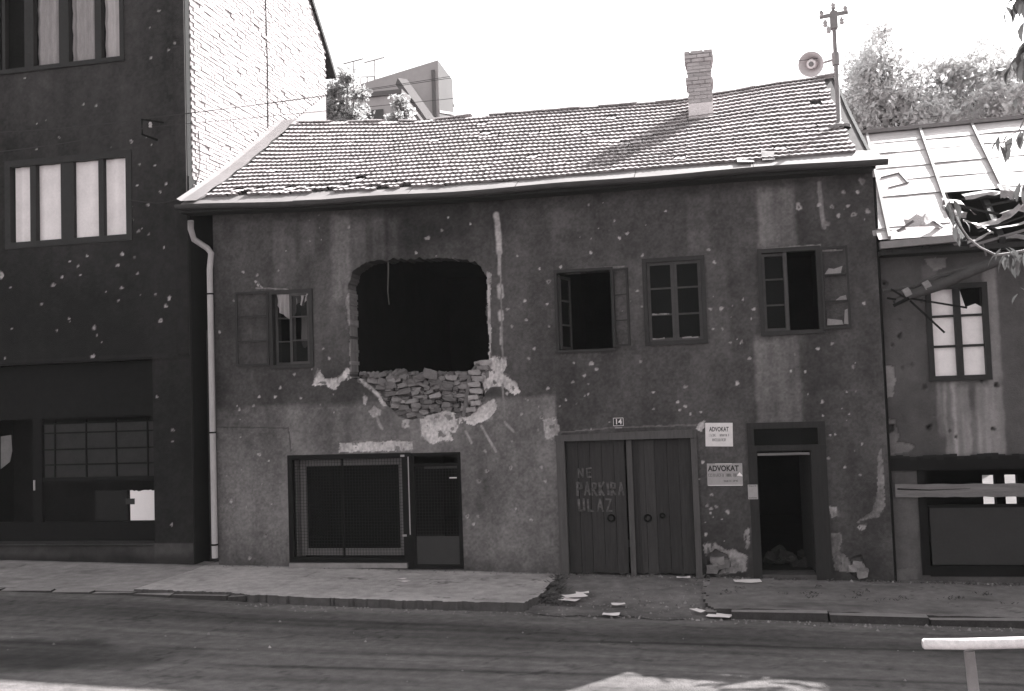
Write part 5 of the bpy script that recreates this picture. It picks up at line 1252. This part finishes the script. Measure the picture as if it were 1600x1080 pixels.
treeat(1612, 120, 12.0, 1.8, 'darker tree cut by the right edge behind the tin roof', 7, 28, 14000)
treeat(1350, 165, 14.5, 1.3, 'small tree showing just right of the roof gable', 8, 16, 7000)
treeat(1455, 195, 12.5, 1.3, 'low leafy tree directly behind the tin roof ridge', 9, 18, 9000)

FY = 30.0
fb = thing('apartment_block', (-15.5, FY+4, hz(FY)), 'pale hazy block with a slanting roofline beyond the tiled roof', 'building')
P = [at(500, 152, FY), at(684, 94, FY), at(684, 215, FY), at(500, 215, FY)]
z0 = hz(FY)-.5
pts = [(P[0].x-3, P[0].z-.55), (P[1].x, P[1].z), (P[1].x, z0), (P[0].x-3, z0)]
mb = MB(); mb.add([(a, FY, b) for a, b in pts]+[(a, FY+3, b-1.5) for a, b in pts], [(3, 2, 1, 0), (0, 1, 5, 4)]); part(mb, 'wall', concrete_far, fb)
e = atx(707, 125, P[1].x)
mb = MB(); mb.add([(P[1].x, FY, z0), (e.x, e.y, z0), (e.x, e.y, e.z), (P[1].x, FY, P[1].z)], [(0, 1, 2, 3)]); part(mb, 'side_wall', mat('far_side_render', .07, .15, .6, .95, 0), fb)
for zz in (.30, .62):
    a = Vector((P[1].x, FY-.03, P[1].z-1.4-zz*4)); b = Vector((e.x+.03, e.y, e.z-.6-zz*4)); mb = MB(); mb.bar(a, b, .08, .12); part(mb, 'string_course', concrete_far, fb)
mb = MB(); a, b = at(680, 100, FY-.1), at(690, 190, FY-.1); mb.box(at(676, 150, FY).x, at(681, 150, FY).x, FY-.12, FY-.01, z0, P[1].z-.5); part(mb, 'corner_pier', concrete_pale, fb)
low = MB(); a, b = at(594, 146, FY-4), at(626, 146, FY-4); low.box(at(500, 150, FY-4).x, b.x, FY-4, FY-.2, hz(FY-4)-.5, a.z-.15); low = part(low, 'annexe', concrete_far, fb)
mb = MB(); mb.box(at(500, 150, FY-4).x, b.x+.1, FY-4.15, FY-.2, a.z-.145, a.z+.06); sub(mb, 'parapet', concrete_pale, low)
mb = MB(); mb.box(at(570, 168, FY-4).x, at(599, 168, FY-4).x, FY-4.05, FY-4.004, a.z-1.9, a.z-.75); sub(mb, 'window', mat('far_window', .06, .1, 2, .5, 0), low)
st = MB(); s0 = at(627, 128, FY-1.5); s1 = at(672, 192, FY-3.5); st.bar(s0, s1, .5, .35); part(st, 'stair_roof', concrete_pale, fb)
st = MB(); s0 = at(627, 148, FY-3.8); s1 = at(660, 192, FY-4.5); st.bar(s0, s1, .2, .15); part(st, 'stair_rail', concrete_pale, fb)
mb = MB(); ra = at(508, 122, FY+1); rb_ = at(585, 120, FY+1)
mb.bar(ra, rb_, .05, .05)
for k in range(8):
    p = ra.lerp(rb_, k/7); mb.box(p.x-.025, p.x+.025, p.y-.02, p.y+.02, p.z-1.6, p.z)
part(mb, 'roof_railing', MATS['seam_tin'], fb)
for (a, b, c, wd, lab) in ((553, 122, 96, .55, 'left of two thin television antennas on the hazy block'), (586, 119, 94, .55, 'right of two thin television antennas on the hazy block')):
    p = at(a, b, FY+1); q_ = at(a-1, c, FY+1); root = thing('antenna', tuple(p), lab, 'antenna', 'antennas on the hazy block')
    mb = MB(); mb.tube([p-Vector((0, 0, 1.2)), q_], .03, 6); part(mb, 'pole', pole_m, root)
    mb = MB(); mb.bar(q_-Vector((wd, 0, .08)), q_+Vector((wd, 0, .08)), .05, .05)
    for k in (-.8, -.4, 0, .4, .8): mb.bar(q_+Vector((k*wd, -.35, k*.08)), q_+Vector((k*wd, .35, k*.08)), .02, .02)
    part(mb, 'crossbar', pole_m, root)
def bush(px, py, y, R_, label, seed, cnt):
    c = at(px, py, y); return tree('shrub', (c.x, y, hz(y)), c.z+R_, tuple(c), R_, label, 9, cnt, 0.11, seed, leaf_bush, 'shrubs before the hazy block')
bush(545, 165, 22.0, 1.35, 'leafy shrub rising over the roof ridge beside the brick wall', 31, 6000)
bush(628, 186, 22.0, .8, 'smaller shrub below the stair of the hazy block', 32, 2600)

# ================================================================== FOREGROUND: hanging branch, rail, litter
TY = -8.0
ft = thing('tree', (5.2, TY, zg(5.2)-.1), 'near tree at the right edge, its thin branch and drooping leaves hanging into view', 'tree')
mb = MB(); tops = [Vector((5.2, TY, -.3)), Vector((5.1, TY, 2.0)), Vector((5.0, TY, 4.2)), Vector((4.6, TY-.1, 6.4))]
mb.tube(tops, [.20, .17, .14, .09], 10); part(mb, 'trunk', bark, ft, True)
def bough(pts, rads): 
    mb = MB(); mb.tube(pts, rads, 7); part(mb, 'branch', mat('twig', .22, .3, 20, .7, .3, 60), ft, True)
Pb = lambda a, b: at(a, b, TY)
bough([Vector((5.05, TY, 3.6)), Pb(1680, 372), Pb(1620, 388), Pb(1585, 395), Pb(1556, 399), Pb(1530, 386), Pb(1513, 372), Pb(1497, 348), Pb(1488, 326), Pb(1478, 300)], [.03, .02, .013, .011, .010, .009, .008, .006, .005, .004])
bough([Vector((4.8, TY, 5.6)), Pb(1680, 40), Pb(1625, 60), Pb(1598, 80), Pb(1582, 96)], [.03, .018, .012, .008, .004])
bough([Vector((4.7, TY, 6.0)), Pb(1640, -40), Pb(1598, -12), Pb(1580, 2)], [.03, .02, .01, .005])
bough([Pb(1640, 110), Pb(1603, 180), Pb(1592, 205), Pb(1570, 215)], [.012, .008, .005, .003])
r3 = random.Random(3)
def droop_leaf(mb, p, L, wd, yaw, lean):
    d = Vector((math.sin(lean)*math.cos(yaw), math.sin(lean)*math.sin(yaw)*.5, -math.cos(lean))); s_ = Vector((math.cos(yaw+1.2), math.sin(yaw+1.2), 0)); n = d.cross(s_).normalized()
    vs = []; prof = [(0, .08), (.2, .7), (.45, 1), (.75, .6), (1, .02)]
    for t, w_ in prof:
        c = p+d*L*t+n*L*.12*math.sin(t*3)
        vs += [c-s_*wd*w_+n*wd*.25*w_, c, c+s_*wd*w_+n*wd*.25*w_]
    mb.add(vs, [(i*3+j, i*3+j+1, i*3+j+4, i*3+j+3) for i in range(4) for j in range(2)])
clusters = [((1482, 318), 5, .16), ((1495, 345), 3, .14), ((1447, 330), 0, .1), ((1568, 392), 5, .15), ((1585, 397), 7, .17), ((1598, 398), 6, .2), ((1590, 92), 5, .22), ((1600, 70), 6, .22), ((1584, 100), 3, .18), ((1578, 0), 5, .16), ((1592, -5), 7, .2), ((1566, 213), 4, .13), ((1572, 220), 4, .14), ((1594, 205), 5, .16), ((1592, 150), 2, .15), ((1596, 288), 4, .16), ((1440, 350), 0, .1), ((1600, 455), 3, .13), ((1596, 445), 2, .13), ((1608, 30), 8, .2), ((1500, 372), 2, .1)]
for (a, b), n, L in clusters:
    for k in range(n):
        mb = MB(); droop_leaf(mb, Pb(a+r3.uniform(-7, 7), b+r3.uniform(-5, 5))+Vector((0, r3.uniform(-.15, .15), 0)), L*r3.uniform(.7, 1.15), L*r3.uniform(.12, .2), r3.uniform(0, 6.3), r3.uniform(.05, .7))
        part(mb, 'leaf', leaf_near, ft, True)
mb = MB(); blobs = [(5.6, TY+.3, 6.6, .9), (6.3, TY-.4, 6.0, .9), (5.9, TY, 5.0, .8), (6.4, TY+.3, 4.2, .7), (5.2, TY-.5, 7.3, .9)]
leaves(mb, blobs, 2500, .09, 77); part(mb, 'crown', leaf_near, ft)

ry = -7.2
ra = at(1441, 1006, ry); rb_ = at(1600, 1004, ry); dirr = (rb_-ra)
rail = thing('railing', (rb_.x, ry, zg(2)-.12), 'white round handrail on a grey post at the lower right corner', 'railing')
mb = MB(); pts = [ra+Vector((.0, 0, 0)), ra+dirr*.02, ra+dirr*.4+Vector((0, 0, -.006)), ra+dirr, ra+dirr*2.2, ra+dirr*4]
mb.tube(pts, [.035, .048, .05, .05, .05, .05], 14); part(mb, 'handrail', rail_m, rail, True)
pt = at(1514, 1012, ry); mb = MB(); zb_ = zg(2)-.13
mb.tube([pt+Vector((0, 0, -.03)), Vector((pt.x+.055, ry, zb_-.2))], [.045, .05], 12); part(mb, 'post', rail_post, rail, True)
mb = MB(); mb.tube([ra+dirr*3.2+Vector((0, 0, -.03)), Vector(((ra+dirr*3.2).x+.05, ry, zb_-.2))], .045, 12); part(mb, 'post', rail_post, rail, True)

def sheet_paper(px, py, L, W_, rot, label, lift=.012, off=0.0):
    p = atg(px, py, off); mb = MB(); vs = []; n = 5; ph = random.uniform(0, 6)
    for i in range(n+1):
        for j in range(n+1):
            a, b = (i/n-.5)*L, (j/n-.5)*W_
            vs.append((a*math.cos(rot)-b*math.sin(rot), a*math.sin(rot)+b*math.cos(rot), .006*math.sin(i*1.1+ph)*math.sin(j*.9+1)+.003*((i/n-.5)**2)*8+lift))
    mb.add(vs, [(i*(n+1)+j, (i+1)*(n+1)+j, (i+1)*(n+1)+j+1, i*(n+1)+j+1) for i in range(n) for j in range(n)])
    o = tag(mb.build('paper_sheet', paper, None, True), label, 'paper', 'papers littering the street'); o.location = p; return o
sheet_paper(1168, 909, .42, .26, .1, 'largest white paper lying before the open doorway')
sheet_paper(1125, 963, .34, .24, -.3, 'white paper lying in the gutter right of the driveway', off=-.1)
sheet_paper(1090, 955, .12, .25, .6, 'narrow scrap of paper at the corner of the driveway kerb', off=-.06)
sheet_paper(955, 961, .24, .16, .0, 'white paper nearest the road on the driveway', off=-.09)
sheet_paper(966, 945, .20, .14, .2, 'small paper in the middle of the driveway', off=-.07)
sheet_paper(898, 935, .34, .26, .5, 'white paper on top of the small heap by the broken slab edge', .04, -.05)
sheet_paper(890, 939, .30, .18, -.4, 'paper lowest in the small heap by the broken slab edge', .02, -.05)
sheet_paper(910, 929, .2, .12, .2, 'paper strip just behind the heap by the broken slab edge', .03, -.04)
sheet_paper(1068, 905, .22, .12, .1, 'paper against the foot of the gate, at its right end', .03, 0)
sheet_paper(628, 906, .16, .06, .1, 'paper slip on the slab before the shop door', .02, 0)
sheet_paper(632, 910, .20, .05, -.1, 'second thin paper slip just below the one before the shop door', .02, 0)
sheet_paper(398, 935, .10, .08, .4, 'tiny paper scrap by the kerb below the drainpipe', .02, -.1)
# gravel, crumbs and weeds at the foot of the walls and along the kerb
mb = MB(); r4 = random.Random(12)
def crumb(p, s_):
    vs = [p+Vector((r4.uniform(-1, 1)*s_, r4.uniform(-1, 1)*s_, z_*s_*.7)) for z_ in (0, 0, 0, 0)]
    c = p+Vector((0, 0, s_*.8)); a = r4.uniform(0, 2)
    q = [p+Vector((s_*math.cos(a+k*1.57)*r4.uniform(.6, 1.2), s_*math.sin(a+k*1.57)*r4.uniform(.6, 1.2), -s_*.2)) for k in range(4)]
    mb.add(q+[c], [(0, 1, 4), (1, 2, 4), (2, 3, 4), (3, 0, 4)])
for k in range(1500):
    t = r4.random()
    if t < .5: x = r4.uniform(-14, 4.5); y = KY-.08-abs(r4.gauss(0, .12)); z = zg(x)-.115
    elif t < .7: x = r4.uniform(-9.5, 4.5); y = -.03-abs(r4.gauss(0, .1)); z = zg(x)+.005
    elif t < .96: x = r4.uniform(-2.9, -.4); y = r4.uniform(-2.4, -.1); z = zg(x)-.02-.10*max(0, min(1, (-y-.2)/2.3))
    else: x = r4.uniform(-10, 3); y = r4.uniform(-6.2, -2.6); z = zg(x)-.122
    crumb(Vector((x, y, z)), abs(r4.gauss(0, .011))+.006)
o = mb.build('gravel', mat('gravel_crumb', .2, .4, 9, .95, .3, 50, rand=.5), None, kind='stuff'); o['label'] = 'gravel and plaster crumbs scattered along the kerb and walls'; o['category'] = 'gravel'
mb = MB()
def tuft(x, y, z, n, h):
    for k in range(n):
        a = r4.uniform(0, 6.3); b = Vector((x+r4.gauss(0, .05), y+r4.gauss(0, .04), z)); d = Vector((math.cos(a)*.5, math.sin(a)*.5, 1)).normalized()*h*r4.uniform(.5, 1.2); s_ = Vector((-math.sin(a), math.cos(a), 0))*.006
        mb.add([b-s_, b+s_, b+d*.6+s_*.7, b+d+Vector((d.x, d.y, -.2*h))], [(0, 1, 2, 3)])
for k in range(95):
    t = r4.random()
    if t < .4: x = -2.78+r4.gauss(0, .08); y = -r4.uniform(.2, 2.2); tuft(x, y, zg(x)-.03-.04*(-y), 14, .12)
    elif t < .7: x = r4.uniform(-.2, 4.5); y = -r4.uniform(.8, 1.6)+r4.gauss(0, .1); tuft(x, y, zg(x), 8, .05)
    else: x = r4.uniform(-2.6, 4.4); tuft(x, -.05, zg(x)-.02, 8, .08)
o = mb.build('weeds', mat('weed', .075, .3, 6, .8, 0, rand=.4), None, kind='stuff'); o['label'] = 'dark weeds growing beside the broken slab and pavement edges'; o['category'] = 'weeds'
# ================================================================== AIR
mb = MB(); mb.box(-640, 640, -640, 940, -8, 62)
hzm = bpy.data.materials.new('haze'); hzm.use_nodes = True; hn = hzm.node_tree
hn.nodes.remove(hn.nodes['Principled BSDF']); pv = hn.nodes.new('ShaderNodeVolumePrincipled')
pv.inputs['Color'].default_value = (.9, .9, .9, 1); pv.inputs['Density'].default_value = 0.00025; pv.inputs['Anisotropy'].default_value = 0.0
hn.links.new(pv.outputs[0], hn.nodes['Material Output'].inputs['Volume'])
o = mb.build('haze', hzm, None, kind='stuff'); o['label'] = 'pale summer haze filling the air over the street'; o['category'] = 'haze'
